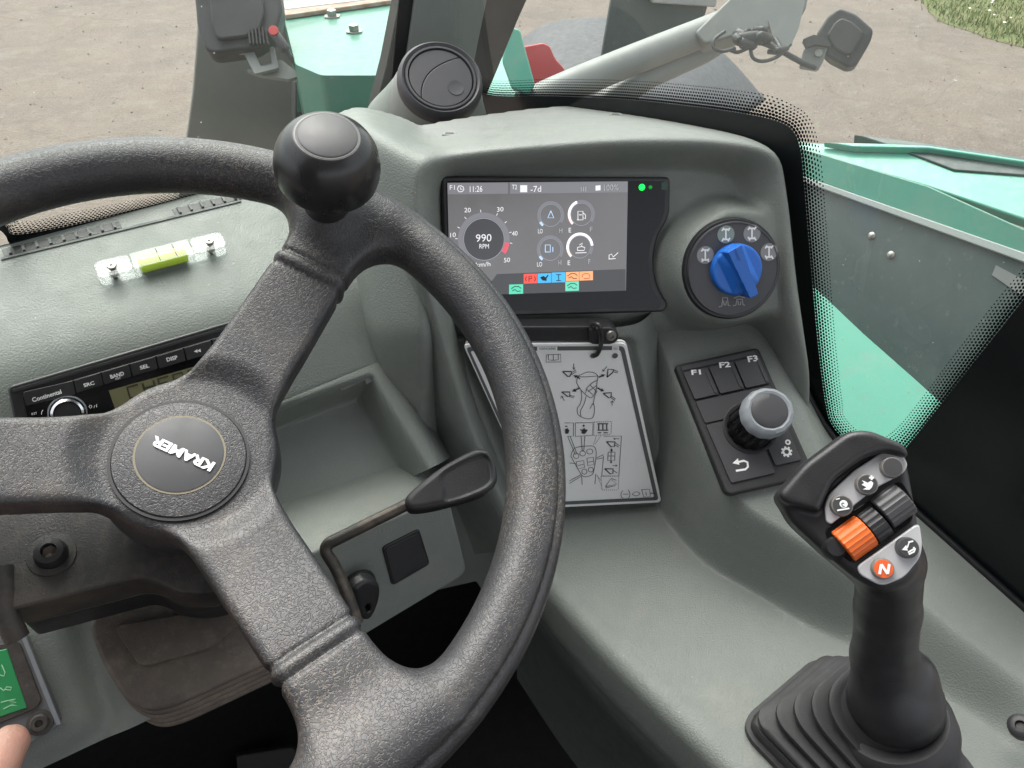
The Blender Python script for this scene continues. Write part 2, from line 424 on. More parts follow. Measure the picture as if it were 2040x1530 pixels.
def pane_mat(name, dirt=.05, tint=(.93, .96, .94, 1)):
    m = bpy.data.materials.new(name); m.use_nodes = True; t = m.node_tree; t.nodes.clear(); N = t.nodes.new; L = t.links.new
    o = N('ShaderNodeOutputMaterial'); tr = N('ShaderNodeBsdfTransparent'); tr.inputs[0].default_value = tint
    gl = N('ShaderNodeBsdfGlossy'); gl.inputs['Roughness'].default_value = .02
    di = N('ShaderNodeBsdfDiffuse'); di.inputs[0].default_value = (.55, .54, .50, 1)
    tl = N('ShaderNodeBsdfTranslucent'); tl.inputs[0].default_value = (.55, .54, .50, 1)
    dd = N('ShaderNodeMixShader'); dd.inputs[0].default_value = .5; L(di.outputs[0], dd.inputs[1]); L(tl.outputs[0], dd.inputs[2])
    co = N('ShaderNodeTexCoord').outputs['Object']
    n1 = N('ShaderNodeTexNoise'); n1.inputs['Scale'].default_value = 7; n1.inputs['Detail'].default_value = 5; L(co, n1.inputs['Vector'])
    r1 = N('ShaderNodeMapRange'); r1.inputs[1].default_value = .35; r1.inputs[2].default_value = .75; r1.inputs[3].default_value = dirt * .5; r1.inputs[4].default_value = dirt * 1.7; L(n1.outputs['Fac'], r1.inputs[0])
    v = N('ShaderNodeTexVoronoi'); v.inputs['Scale'].default_value = 55; L(co, v.inputs['Vector'])
    r2 = N('ShaderNodeMapRange'); r2.inputs[1].default_value = .05; r2.inputs[2].default_value = .02; r2.inputs[3].default_value = 0; r2.inputs[4].default_value = .5; L(v.outputs['Distance'], r2.inputs[0])
    ad = N('ShaderNodeMath'); ad.operation = 'ADD'; ad.use_clamp = True; L(r1.outputs[0], ad.inputs[0]); L(r2.outputs[0], ad.inputs[1])
    m1 = N('ShaderNodeMixShader'); L(ad.outputs[0], m1.inputs[0]); L(tr.outputs[0], m1.inputs[1]); L(dd.outputs[0], m1.inputs[2])
    fr = N('ShaderNodeFresnel'); fr.inputs[0].default_value = 1.45; ge = N('ShaderNodeNewGeometry')
    fm = N('ShaderNodeMath'); fm.operation = 'MULTIPLY'; iv = N('ShaderNodeMath'); iv.operation = 'SUBTRACT'; iv.inputs[0].default_value = 1; L(ge.outputs['Backfacing'], iv.inputs[1]); L(fr.outputs[0], fm.inputs[0]); L(iv.outputs[0], fm.inputs[1])
    m2 = N('ShaderNodeMixShader'); L(fm.outputs[0], m2.inputs[0]); L(m1.outputs[0], m2.inputs[1]); L(gl.outputs[0], m2.inputs[2])
    L(m2.outputs[0], o.inputs[0]); return m
m_pane = pane_mat('window_glass', .02); m_panes = pane_mat('dirty_hazy_side_glass', .055)  # extra dirt on the side pane also stands in for reflected haze
def frit_mat():
    """staggered black dots on glass, shrinking away from the black band (UV: x along, y across 0..1)"""
    m = bpy.data.materials.new('dotted_frit'); m.use_nodes = True; t = m.node_tree; t.nodes.clear(); N = t.nodes.new; L = t.links.new
    o = N('ShaderNodeOutputMaterial'); tr = N('ShaderNodeBsdfTransparent'); bk = N('ShaderNodeBsdfDiffuse'); bk.inputs[0].default_value = (.006, .007, .008, 1)
    uv = N('ShaderNodeUVMap').outputs[0]; sp = N('ShaderNodeSeparateXYZ'); L(uv, sp.inputs[0])
    def mt(op, a, b=None, c=None):
        n = N('ShaderNodeMath'); n.operation = op
        for i, q in enumerate((a, b, c)):
            if q is None: continue
            if isinstance(q, (int, float)): n.inputs[i].default_value = q
            else: L(q, n.inputs[i])
        return n.outputs[0]
    U, V = sp.outputs[0], sp.outputs[1]
    s = mt('MULTIPLY', V, 7.0)                    # seven rows
    row = mt('FLOOR', s); half = mt('MULTIPLY', mt('MODULO', row, 2.0), .5)
    x = mt('SUBTRACT', mt('FRACT', mt('ADD', U, half)), .5); y = mt('SUBTRACT', mt('FRACT', s), .5)
    d = mt('SQRT', mt('ADD', mt('MULTIPLY', x, x), mt('MULTIPLY', y, y)))
    rr = mt('SUBTRACT', .50, mt('MULTIPLY', mt('DIVIDE', row, 7.0), .34))
    k = mt('LESS_THAN', d, rr)
    mx = N('ShaderNodeMixShader'); L(k, mx.inputs[0]); L(tr.outputs[0], mx.inputs[1]); L(bk.outputs[0], mx.inputs[2]); L(mx.outputs[0], o.inputs[0]); return m
m_frit = frit_mat()
m_vent = mat('vent_plastic', (.036, .036, .040), .5, grain=(1200, .0001), mottle=(40, .3, (.05, .05, .05)))
def wheel_mat():
    m = bpy.data.materials.new('grained_wheel_rubber'); m.use_nodes = True; t = m.node_tree; b = t.nodes['Principled BSDF']; N = t.nodes.new; L = t.links.new
    co = N('ShaderNodeTexCoord').outputs['Object']
    def noise(s, d, r=.5, dist=0):
        n = N('ShaderNodeTexNoise'); n.inputs['Scale'].default_value = s; n.inputs['Detail'].default_value = d; n.inputs['Roughness'].default_value = r; n.inputs['Distortion'].default_value = dist
        L(co, n.inputs['Vector']); return n.outputs['Fac']
    def rng(x, a, c, d=0.0, e=1.0):
        r = N('ShaderNodeMapRange'); r.inputs[1].default_value = a; r.inputs[2].default_value = c; r.inputs[3].default_value = d; r.inputs[4].default_value = e
        L(x, r.inputs[0]); return r.outputs[0]
    def mt(op, a, c):
        n = N('ShaderNodeMath'); n.operation = op
        for i, q in enumerate((a, c)):
            if isinstance(q, (int, float)): n.inputs[i].default_value = q
            else: L(q, n.inputs[i])
        return n.outputs[0]
    v = mt('ABSOLUTE', mt('SUBTRACT', noise(470, 1.2, .5, .7), .5), 0)
    vein = rng(v, .0, .042, 1, 0)                 # 1 in the creases
    area = rng(noise(9, 4), .44, .62, .0, 1)
    dusty = mt('MULTIPLY', vein, area)
    dk = N('ShaderNodeMix'); dk.data_type = 'RGBA'; dk.inputs[6].default_value = (.024, .024, .027, 1); dk.inputs[7].default_value = (.008, .008, .009, 1); L(mt('MULTIPLY', vein, .8), dk.inputs[0])  # creases darkened in the colour, standing in for shade in the grain
    x = N('ShaderNodeMix'); x.data_type = 'RGBA'; L(dk.outputs[2], x.inputs[6]); x.inputs[7].default_value = (.19, .155, .12, 1); L(mt('MULTIPLY', dusty, .75), x.inputs[0])
    y = N('ShaderNodeMix'); y.data_type = 'RGBA'; L(x.outputs[2], y.inputs[6]); y.inputs[7].default_value = (.16, .135, .11, 1); L(rng(noise(16, 6, .7), .52, .8, 0, .45), y.inputs[0])
    L(y.outputs[2], b.inputs['Base Color'])
    L(rng(noise(14, 3), .3, .7, .38, .50), b.inputs['Roughness']); b.inputs['Specular IOR Level'].default_value = .6
    bp = N('ShaderNodeBump'); bp.inputs['Strength'].default_value = 1; bp.inputs['Distance'].default_value = .00010
    L(rng(v, 0, .09, 0, 1), bp.inputs['Height']); L(bp.outputs[0], b.inputs['Normal'])
    return m
m_wheel = wheel_mat()
m_cap = mat('hub_cap_plastic', (.050, .051, .055), .5, dust=(30, .5, .8, .4, (.13, .12, .10)))
m_knob = mat('smooth_knob_plastic', (.017, .017, .018), .3, mottle=(20, .3, (.03, .03, .03)), specks=(90, .025, (.1, .09, .08)))
m_dustline = mat('dust_in_gap', (.22, .19, .14), .8)
#@@BODY
# ================================================================== SETTING: yard
def ground_mat():
    m = bpy.data.materials.new('worn_asphalt'); m.use_nodes = True; t = m.node_tree; b = t.nodes['Principled BSDF']; N = t.nodes.new; L = t.links.new
    co = N('ShaderNodeTexCoord').outputs['Object']
    def noise(s, d, r=.6):
        n = N('ShaderNodeTexNoise'); n.inputs['Scale'].default_value = s; n.inputs['Detail'].default_value = d; n.inputs['Roughness'].default_value = r; L(co, n.inputs['Vector']); return n.outputs['Fac']
    cur = None
    for s, d, lo, hi, amt, c in ((.35, 4, .4, .65, .8, (.20, .160, .132)), (.9, 7, .52, .66, .55, (.115, .094, .080)), (2.7, 5, .55, .68, .5, (.235, .205, .175)), (1.6, 6, .42, .7, .7, (.145, .118, .100)), (6, 8, .5, .75, .7, (.225, .195, .165)), (22, 5, .58, .72, .6, (.075, .064, .056)), (60, 4, .55, .72, .8, (.27, .24, .21)), (110, 3, .58, .70, .6, (.06, .052, .046))):
        r = N('ShaderNodeMapRange'); r.inputs[1].default_value = lo; r.inputs[2].default_value = hi; r.inputs[4].default_value = amt; L(noise(s, d), r.inputs[0])
        x = N('ShaderNodeMix'); x.data_type = 'RGBA'; L(r.outputs[0], x.inputs[0])
        if cur is None: x.inputs[6].default_value = (.170, .134, .107, 1)
        else: L(cur, x.inputs[6])
        x.inputs[7].default_value = (*c, 1); cur = x.outputs[2]
    # hairline cracks
    nz = N('ShaderNodeTexNoise'); nz.inputs['Scale'].default_value = 1.3; nz.inputs['Detail'].default_value = 6; L(co, nz.inputs['Vector'])
    av_ = N('ShaderNodeVectorMath'); av_.operation = 'MULTIPLY_ADD'; av_.inputs[1].default_value = (1.2, 1.2, 0); L(nz.outputs['Color'], av_.inputs[0]); L(co, av_.inputs[2])
    vo = N('ShaderNodeTexVoronoi'); vo.feature = 'DISTANCE_TO_EDGE'; vo.inputs['Scale'].default_value = .42; L(av_.outputs[0], vo.inputs['Vector'])
    r = N('ShaderNodeMapRange'); r.inputs[1].default_value = .0; r.inputs[2].default_value = .012; r.inputs[3].default_value = .22; r.inputs[4].default_value = 0; L(vo.outputs['Distance'], r.inputs[0])
    x = N('ShaderNodeMix'); x.data_type = 'RGBA'; L(r.outputs[0], x.inputs[0]); L(cur, x.inputs[6]); x.inputs[7].default_value = (.06, .052, .045, 1); cur = x.outputs[2]
    L(cur, b.inputs['Base Color']); b.inputs['Roughness'].default_value = .85
    bp = N('ShaderNodeBump'); bp.inputs['Distance'].default_value = .02; L(noise(40, 7), bp.inputs['Height']); L(bp.outputs[0], b.inputs['Normal'])
    return m
g = mesh_obj('yard_ground', [(-60, -40, 0), (60, -40, 0), (60, 90, 0), (-60, 90, 0)], [(0, 1, 2, 3)], ground_mat(), smooth=False); tag(g, 'worn sandy grey asphalt yard', None, kind='structure')
GR = Fr((0, 0, 0), (0, 0, 1), (1, 0, 0))
# loose stones on the yard
V, F, mi = [], [], []
m_st1 = mat('pale_stone', (.24, .21, .18), .8); m_st2 = mat('dark_stone', (.075, .067, .06), .8)
for _ in range(5200):
    y_ = random.uniform(3.2, 11); x_ = random.uniform(-.80, .80) * y_; r = .003 + .010 * random.random() ** 6 * (1 + y_ / 8); k = len(V); a0_ = random.uniform(0, 6.28)
    V += [(x_ + r * math.cos(a0_ + q) * random.uniform(.7, 1.2), y_ + r * math.sin(a0_ + q) * random.uniform(.7, 1.2), 0) for q in (0, 1.57, 3.14, 4.71)] + [(x_ + random.uniform(-.3, .3) * r, y_, r * random.uniform(.5, .9))]
    F += [(k, k + 1, k + 4), (k + 1, k + 2, k + 4), (k + 2, k + 3, k + 4), (k + 3, k, k + 4)]; c_ = 1 if random.random() < .2 else 0; mi += [c_] * 4
o = mesh_obj('gravel', V, F, m_st1, smooth=False); o.data.materials.append(m_st2); o.data.polygons.foreach_set('material_index', mi); tag(o, 'loose small stones scattered over the yard', None, kind='stuff')
# grass verge at the top right corner
edge = [GR.px(*p) for p in ((1845, -60), (1838, 0), (1870, 40), (1930, 62), (1985, 82), (2060, 100))]
edge = spline(edge, 6); vp = np.concatenate([edge, [(16, 8), (16, 16), (4, 18)]])
m_soil = mat('grassy_soil', (.10, .12, .035), .9, mottle=(3, .6, (.20, .17, .09)), dust=(9, .5, .8, .6, (.12, .19, .04)))
o = flat('grass_verge', GR, vp, .004, m_soil); tag(o, 'grass verge beside the yard', None, kind='structure')
V, F = [], []; mi = []
m_g1 = mat('grass_blade', (.10, .155, .02), .6); m_g2 = mat('dry_grass_blade', (.21, .20, .07), .7); m_fl = mat('small_white_flower', (.75, .75, .65), .6)
lo, hi = vp.min(0), vp.max(0); cnt = 0
while cnt < 42000:
    a, b_ = random.uniform(lo[0], min(hi[0], 11)), random.uniform(lo[1], 14)
    if sdpoly(np.array([a]), np.array([b_]), vp)[0] > random.uniform(-.35, .12) * (1 if random.random() < .6 else .2): continue
    cl = .5 + .5 * math.sin(a * 3.1 + 1.7 * math.sin(b_ * 2.3)); hgt = random.uniform(.02, .05) + .05 * cl * random.random(); th = random.uniform(0, 6.28); l = random.uniform(.2, .9) * hgt; wd = random.uniform(.004, .009)
    k = len(V); c, s = math.cos(th), math.sin(th)
    V += [(a - s * wd, b_ + c * wd, 0), (a + s * wd, b_ - c * wd, 0), (a + c * l, b_ + s * l, hgt)]; F.append((k, k + 1, k + 2)); mi.append(1 if random.random() < .3 else 0); cnt += 1
for _ in range(900):
    a, b_ = random.uniform(lo[0], min(hi[0], 11)), random.uniform(lo[1], 14)
    if sdpoly(np.array([a]), np.array([b_]), vp)[0] > -.15: continue
    r = random.uniform(.012, .024); z = random.uniform(.09, .14); k = len(V)
    V += [(a + r * math.cos(q), b_ + r * math.sin(q), z + .006 * (q % 2)) for q in (0, 1.05, 2.1, 3.14, 4.2, 5.2)]; F.append(tuple(range(k, k + 6))); mi.append(2)
o = mesh_obj('grass', V, F, m_g1, smooth=False); o.data.materials.append(m_g2); o.data.materials.append(m_fl); o.data.polygons.foreach_set('material_index', mi); tag(o, 'tufted green grass with small white flowers on the verge', None, kind='stuff')

# ================================================================== FRAMES of the cab
K = Fr(CAM + [0, 0, -.565], (0, 0, 1), (1, 0, 0))                      # lower console shelf
W = pxframe(370.5, 871, .3992, 39.8, 65.4)                             # plane of the steering wheel
S = Fr(at(1100, 490, .63), ndir(13.3, 28.6))                           # floor of the display recess
D = Fr(at(325, 520, .60), ndir(36, 70))                                # dash top on the left
Rf = Fr(D.pw(235, 668), ndir(36, 33))                                  # radio face
cr = [D.px(0, 742), D.px(470, 632)]; cn = nrm(cr[1] - cr[0])
def dtop(A, B):
    below = (A - cr[0][0]) * cn[1] - (B - cr[0][1]) * cn[0]
    return -math.tan(rad(37)) * softplus(below + .004, .010)
def on_surface(fr, fun, x, y):
    h = 0.0
    for _ in range(60):
        a, b = fr.px(x, y, h); h = .5 * h + .5 * float(fun(np.array([a]), np.array([b]))[0])
    return fr.pw(x, y, h)
T = Fr(on_surface(D, dtop, 700, 714), ndir(36, 48))                                  # tray ledge
VW = Fr(K.pw(1190, 1016, 0), ndir(7.6, 9))                             # wall behind the card
KP = Fr(at(1530, 970, .637), ndir(-7, 58))                             # keypad
G = Fr(CAM + Rv * .54, -Rv)                                            # right-hand window pane

WSO, WSN = D.pw(250, 424), ndir(36, -14)                              # windscreen

# ================================================================== DASHBOARD
dash = thing('dashboard', 'sage grey moulded plastic dashboard with side console running along the right window', 'dashboard', K.pw(1150, 1030))

# --- instrument pod
O = roundpoly(S.poly([(838, 322), (1000, 284), (1250, 262), (1440, 264), (1578, 282), (1596, 400), (1612, 560), (1640, 760), (1640, 1000), (870, 1000), (846, 500)], .045), [.02, .03, .05, .03, .03, .02, .02, .02, .01, .01, .02], 6)
RC = roundpoly(S.poly([(862, 322), (1000, 312), (1250, 298), (1440, 298), (1533, 318), (1546, 430), (1552, 640), (1640, 870), (1700, 1050), (884, 1000), (868, 500)], .040), [.03, .03, .03, .03, .04, .02, .03, .02, 0, 0, .02], 6)
bc = S.px(1452, 537, .03); br = np.linalg.norm(S.px(1562, 520, .03) - bc)
BR = roundpoly(S.poly([(1440, 418), (1532, 412), (1548, 500), (1560, 632), (1440, 640)], .03), .008, 4)
bl = [S.px(700, 662, 0), S.px(1700, 626, 0)]
OT = roundpoly(np.concatenate([S.poly([(560, 200, -.10), (752, 262, -.02), (858, 306, .04), (1000, 284, .045), (1250, 262, .045), (1440, 264, .045), (1578, 282, .045), (1596, 400, .045), (1612, 560, .045), (1640, 760, .045), (1660, 1000, .045)]), S.poly([(500, 1000)], .0)]), [.0, .02, .04, .05, .05, .04, .03, .02, .02, .02, .01, .01], 6)
lx = [S.px(846, 330, .045)[0], S.px(868, 640, .045)[0], S.px(846, 330, .045)[1], S.px(868, 640, .045)[1]]
def pod(A, B):
    so = sdpoly(A, B, O); sr = sdpoly(A, B, RC); st_ = sdpoly(A, B, OT)
    dl = softplus(lx[0] + (lx[1] - lx[0]) * (B - lx[2]) / (lx[3] - lx[2]) - A + .004, .006)
    H = .045 - 4.2 * softplus(st_ + .003, .005) - .75 * dl - 3.0 * softplus(dl - .050, .006)
    H = H * (1 - ss(.5 - sr / .030)) + 0 * H
    d = np.hypot(A - bc[0], B - bc[1]) - br
    d = smin(d, sdpoly(A, B, BR), .02)
    H = np.maximum(H, H * 0 + .032 * ss(.5 - d / .016)) if False else H + (np.maximum(.032 - H, 0)) * ss(.5 - d / .018)
    n = nrm(bl[1] - bl[0]); low = (A - bl[0][0]) * n[1] - (B - bl[0][1]) * n[0]
    rt = ss((A - S.px(850, 600)[0]) / .02)
    H = H - softplus(low, .005) * (1.6 * rt + .62 * (1 - rt)) * (1 - ss((A - S.px(1500, 600)[0]) / .02))
    return H
def podmask(A, B, H, V):
    n = nrm(bl[1] - bl[0]); low = (A - bl[0][0]) * n[1] - (B - bl[0][1]) * n[0]
    return (H > -.33) & ((low < .016) | (A < S.px(862, 500)[0]) | (A > S.px(1490, 600)[0]))
a0, b0 = S.px(690, 960); a1, b1 = S.px(1720, 120)
heightfield('instrument_pod', S, a0 - .02, a1, b0 - .01, b1 + .10, .0022, pod, m_sage, dash, podmask, [(Rv, .5385), (-WSN, -float((WSO - CAM) @ WSN))])

# --- wall behind the instruction card
VL = VW.poly([(842, 560), (868, 640), (915, 800), (968, 935), (1008, 1022), (1020, 1060), (1400, 1060), (1345, 1000), (1288, 700), (1290, 560)], 0)
VR = roundpoly(VW.poly([(912, 676), (1262, 676), (1332, 1012), (1052, 1030)], -.004), .008)
def cardwall(A, B):
    H = -1.5 * softplus(sdpoly(A, B, VL) + .004, .006)
    return H - .008 * ss(.5 - sdpoly(A, B, VR) / .010)
    dr_ = np.full(A.shape, 9.0)
    for i in range(5): dr_ = np.minimum(dr_, cap_sdf((A, B, A * 0), (*VL[i], 0), (*VL[i + 1], 0), 0, 0))
    H = H + .022 * (1 - ss((dr_ - .008) / .016)) * (1 - ss((VW.px(960, 900)[1] - B) / .05))
    return H - .008 * ss(.5 - sdpoly(A, B, VR) / .010)
a0, b0 = VW.px(780, 1060); a1, b1 = VW.px(1380, 640)
heightfield('card_wall', VW, a0 - .03, a1, b0, b1, .0025, cardwall, m_sage, dash, lambda A, B, H, V: H > -.16)

# --- rounded flank of the pod running down beside the card
rows_ = []
for x_, y_ in spline([(836, 520), (846, 570), (868, 640), (915, 800), (968, 935), (1008, 1022), (1034, 1090)], 6):
    t0_ = VW.t(x_, y_, .020)
    rows_.append([VW.pw(x_ + 34, y_, -.004), VW.pw(x_ + 20, y_, .008), VW.pw(x_ + 10, y_, .017), VW.pw(x_, y_, .0195), at(x_ - 14, y_ + 3, t0_ + .004), at(x_ - 30, y_ + 6, t0_ + .016), at(x_ - 52, y_ + 10, t0_ + .038), at(x_ - 88, y_ + 14, t0_ + .085)])
rows_ = [spline(r_, 4) for r_ in rows_]; n1, n2 = len(rows_), len(rows_[0])
mesh_obj('pod_flank', np.concatenate(rows_), [(i * n2 + j, (i + 1) * n2 + j, (i + 1) * n2 + j + 1, i * n2 + j + 1) for i in range(n1 - 1) for j in range(n2 - 1)], m_sage, dash)

# --- side console: shelf, keypad platform, armrest
def hk(a, b): return .09 + (.0646 * (a - .212) + .526 * (b - .433)) / .848
KL0, KL1 = KP.pw(1530, 690), KP.pw(1646, 945); KL0, KL1 = K.loc(KL0)[:2], K.loc(KL1)[:2]; kln = nrm(KL1 - KL0); kln = np.array([-kln[1], kln[0]])
if kln[0] < 0: kln = -kln
def ctop(a, b):
    d = (a - KL0[0]) * kln[0] + (b - KL0[1]) * kln[1]
    return smax(hk(a, b) - 1.5 * softplus(np.asarray(d) - .006, .005), ha(a, b), .010)
def ha(a, b): return .0267 + .197 * (a * Fv[0] + b * Fv[1])
AP = np.concatenate([K.poly([(1296, 676, .152), (1350, 800, .125), (1422, 952, .09), (1484, 1026, .074), (1560, 1070, .068), (1660, 1112, .066), (1760, 1146, .062), (1834, 1180, .058), (1940, 1262, .05), (2045, 1345, .04), (2300, 1560, .02)]), [(.8, .1), (.8, .75), (.17, .75)]])
AP = np.concatenate([spline(AP[:11], 5), AP[11:]])
LE = np.concatenate([K.poly([(1000, 1040), (1098, 1168), (1180, 1262), (1270, 1354), (1370, 1452), (1470, 1550), (1700, 1790)]), [(.9, -.1), (.9, .9), (.0, .9)]])
def console(A, B):
    s = A * Fv[0] + B * Fv[1]
    top = ctop(A, B)
    wd = .034 - .021 * ss((s - .10) / .12)
    sd = sdpoly(A, B, AP)
    H = top * ss(1 - (sd + .004) / wd)
    # soft rise of the shelf into the crease
    return H
def consmask(A, B, H, V):
    return (sdpoly(A, B, LE) < -.006) & (B < .62)
heightfield('side_console', K, -.02, .56, .04, .62, .0019, console, m_sage, dash, consmask, (Rv, .5385))
# rounded outer edge of the shelf and the panel under it, its shade put into a darker sage
lev_ = spline(LE[:7], 8); T_ = np.gradient(lev_, axis=0); T_ /= np.linalg.norm(T_, axis=1)[:, None]; N_ = np.stack([T_[:, 1], -T_[:, 0]], 1)
if N_[10] @ (np.array([.5, .4]) - lev_[10]) > 0: N_ = -N_
def edge_loft(name, prof, m_):
    V = np.concatenate([K.rows(lev_ + N_ * o_, h_) for o_, h_ in prof]); n = len(lev_); r = len(prof)
    return mesh_obj(name, V, [(i * n + j, i * n + j + 1, (i + 1) * n + j + 1, (i + 1) * n + j) for i in range(r - 1) for j in range(n - 1)], m_, dash)
edge_loft('console_edge', [(-.016, .0002), (-.008, .0004), (-.003, -.0008), (.001, -.0035), (.0035, -.008), (.0045, -.014), (.0035, -.045), (.001, -.062), (-.003, -.067), (-.012, -.069)], m_sage)
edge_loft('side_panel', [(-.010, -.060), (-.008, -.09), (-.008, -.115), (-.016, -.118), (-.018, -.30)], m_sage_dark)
# --- dash top on the left and the steeper face below it
def dmask(A, B, H, V):
    low = (A - cr[0][0]) * cn[1] - (B - cr[0][1]) * cn[0]
    return (low < .20) & ((low < .06) | ((V - T.o) @ T.n > -.003))
a0 = D.px(-520, 700)[0]; a1 = D.px(752, 560)[0]; b0 = D.px(300, 900)[1]; b1 = D.px(500, 340)[1]
heightfield('dash_top', D, a0, a1, b0 - .02, b1 + .06, .003, dtop, m_sage, dash, dmask, (-WSN, -float((WSO - CAM) @ WSN)))

# --- tray under the radio face
TL = T.poly([(380, 842), (757, 688), (806, 772), (874, 902), (915, 985), (640, 1110), (500, 1120)])
TR = roundpoly(T.poly([(470, 838), (742, 742), (858, 936), (884, 984), (640, 1082), (520, 1110)]), .006)
def tray(A, B):
    H = -1.8 * softplus(sdpoly(A, B, TL) + .002, .003)
    return np.maximum(H, -.08) - .042 * ss(.5 - (sdpoly(A, B, TR) + .006) / .012)
a0, b0 = T.px(420, 1120); a1, b1 = T.px(960, 660)
heightfield('storage_tray', T, a0, a1 + .03, b0 - .01, b1 + .01, .002, tray, m_sage, dash)
# --- box with the ignition lock
BX = Fr(T.pw(775, 1040, .002), ndir(36, 6))
bx = prism('switch_box', BX, roundpoly(BX.poly([(600, 1112), (893, 984), (932, 1142), (640, 1318)]), [.004, .012, .012, .004]), -.16, 0, m_sage, dash, .006, 4)
TP = Fr(at(820, 640, .725), ndir(24, 16))
prism('trench_panel', TP, TP.poly([(640, 500), (1060, 500), (1110, 1240), (1010, 1250), (950, 1160), (860, 1180), (700, 1180)]), -.02, 0, m_sage, dash, .003)
# --- lower dash at the left
LD = Fr(W.pw(300, 1420, -.185), ndir(30, 48))
gl = [LD.px(150, 1230), LD.px(195, 1370), LD.px(215, 1430), LD.px(190, 1480), LD.px(80, 1545)]
gl = spline(gl, 8)
def ldash(A, B):
    d = np.full(A.shape, 9.0)
    for i in range(len(gl) - 1): d = np.minimum(d, cap_sdf((A, B, A * 0), (*gl[i], 0), (*gl[i + 1], 0), 0, 0))
    edge_ = sdpoly(A, B, LDP)
    return -.010 * np.exp(-(d / .010) ** 2) - 2.0 * softplus(edge_ + .004, .004)
LDP = LD.poly([(-520, 950), (470, 950), (470, 1370), (300, 1452), (190, 1536), (100, 1650), (-150, 1760), (-520, 2000)])
a0, b0 = LD.px(-480, 1640)[0], LD.px(-140, 1640)[1]; a1, b1 = LD.px(470, 1000)
heightfield('lower_dash', LD, a0, a1, b0, b1, .0028, ldash, m_sage, dash, lambda A, B, H, V: H > -.09)
# screw dimple at the rear of the armrest
scr = Fr(K.pw(2034, 1448, .03), nrm([-.5, -.1, .8]))
lathe('screw', scr, [(.0085, -.004), (.0085, .002), (.006, .0035), (.0035, .0035), (.003, .001), (0.0005, .001)], m_black, dash, 20)
# small moulded clip marks on top of the pod
for x_, y_ in ((896, 268), (1226, 230)):
    h_ = .0
    for _ in range(80):
        a_, b_ = S.px(x_, y_, h_); h_ = .7 * h_ + .3 * float(pod(np.array([a_]), np.array([b_]))[0])
    cf = Fr(S.pw(x_, y_, h_), nrm(np.array([0, -.12, 1.0]))); prism('clip_mark', cf, roundpoly([(-.007, -.003), (.007, -.003), (.005, .003), (-.005, .003)], .002), -.004, .0015, m_sage, dash, .0008)
    prism('clip_slot', cf, [(-.004, -.0012), (.004, -.0012), (.003, .0008), (-.003, .0008)], .0008, .0018, m_seal, dash)
# defrost slots along the windscreen
sl = [D.px(6, 505), D.px(240, 448)], [D.px(346, 424), D.px(478, 391)]
VV, FF = [], []
for i, (p, q) in enumerate(sl):
    n = nrm(q - p); m_ = np.array([-n[1], n[0]]) * .0038
    prism('defrost_slot', D, [p - m_, q - m_, q + m_, p + m_], -.002, .0006, m_seal, dash)
    L_ = np.linalg.norm(q - p); k = int(L_ / .0085)
    for j in range(k):
        c = p + n * (j + .5) * L_ / k; u = n * .0009
        z = len(VV)
        for hh in (.0006, .0022):
            for e in (-u - m_ * .85, u - m_ * .85, u + m_ * .85, -u + m_ * .85): VV.append(D.w(*(c + e), hh))
        FF += [(z + 4, z + 5, z + 6, z + 7)] + [(z + a, z + (a + 1) % 4, z + 4 + (a + 1) % 4, z + 4 + a) for a in range(4)]
tag(mesh_obj('slot_rib', VV, FF, m_sage_dark, dash, smooth=False), kind='stuff')
p, q = D.px(2, 517), D.px(480, 401); n = nrm(q - p); m_ = np.array([-n[1], n[0]]) * .0011
prism('slot_lip', D, [p - m_, q - m_, q + m_, p + m_], -.002, .0010, m_sage_dark, dash)
# --- vent pedestal
VT = pxframe(876, 168, .80, 20, 52)
rv = np.linalg.norm(VT.px(961, 176) - VT.px(791, 164)) / 2
lathe('vent_pedestal', VT, [(rv * 1.75, -.105), (rv * 1.45, -.070), (rv * 1.16, -.032), (rv * 1.02, -.006), (rv * .95, 0)], m_sage, dash, 64)

# ================================================================== AIR VENT
av = thing('air_vent', 'round black swivelling air vent below the windscreen pillar', 'air vent', VT.o)
lathe('vent_ring', VT, [(rv * .98, -.01), (rv * 1.0, .004), (rv * .97, .010), (rv * .90, .013), (rv * .84, .011), (rv * .83, .004), (rv * .70, .003)], m_vent, av, 64)
lathe('vent_collar', VT, [(rv * .835, .002), (rv * .83, .0115), (rv * .81, .0125), (rv * .765, .0125), (rv * .755, .011), (rv * .75, -.002)], m_vent, av, 64)
vr = rv * .745
th = np.linspace(0, 2 * np.pi, 90, endpoint=False)
# two louvre flaps, split along an arc
pa, pb = VT.px(912, 128), VT.px(843, 203)
ua, ub = pa / np.linalg.norm(pa) * vr, pb / np.linalg.norm(pb) * vr
mid = VT.px(853, 158)
arc = np.array([(1 - t) ** 2 * ua + 2 * t * (1 - t) * (2 * mid - (ua + ub) / 2) + t * t * ub for t in np.linspace(0, 1, 16)])
aa, ab = math.atan2(ua[1], ua[0]), math.atan2(ub[1], ub[0])
def arcpts(a, b, r, n=30):
    while b < a: b += 2 * math.pi
    return np.array([(r * math.cos(x), r * math.sin(x)) for x in np.linspace(a, b, n)])
cen = np.array([0, 0.])
fl1 = np.concatenate([arcpts(aa, ab, vr)[1:-1], arc[::-1]])
fl2 = np.concatenate([arcpts(ab, aa, vr)[1:-1], arc])
for P_ in (fl1, fl2):
    c_ = P_.mean(0); prism('vent_flap', VT, c_ + (P_ - c_) * .985, .0, .0112, m_vent, av, .0010)
tp = VT.px(905, 188)
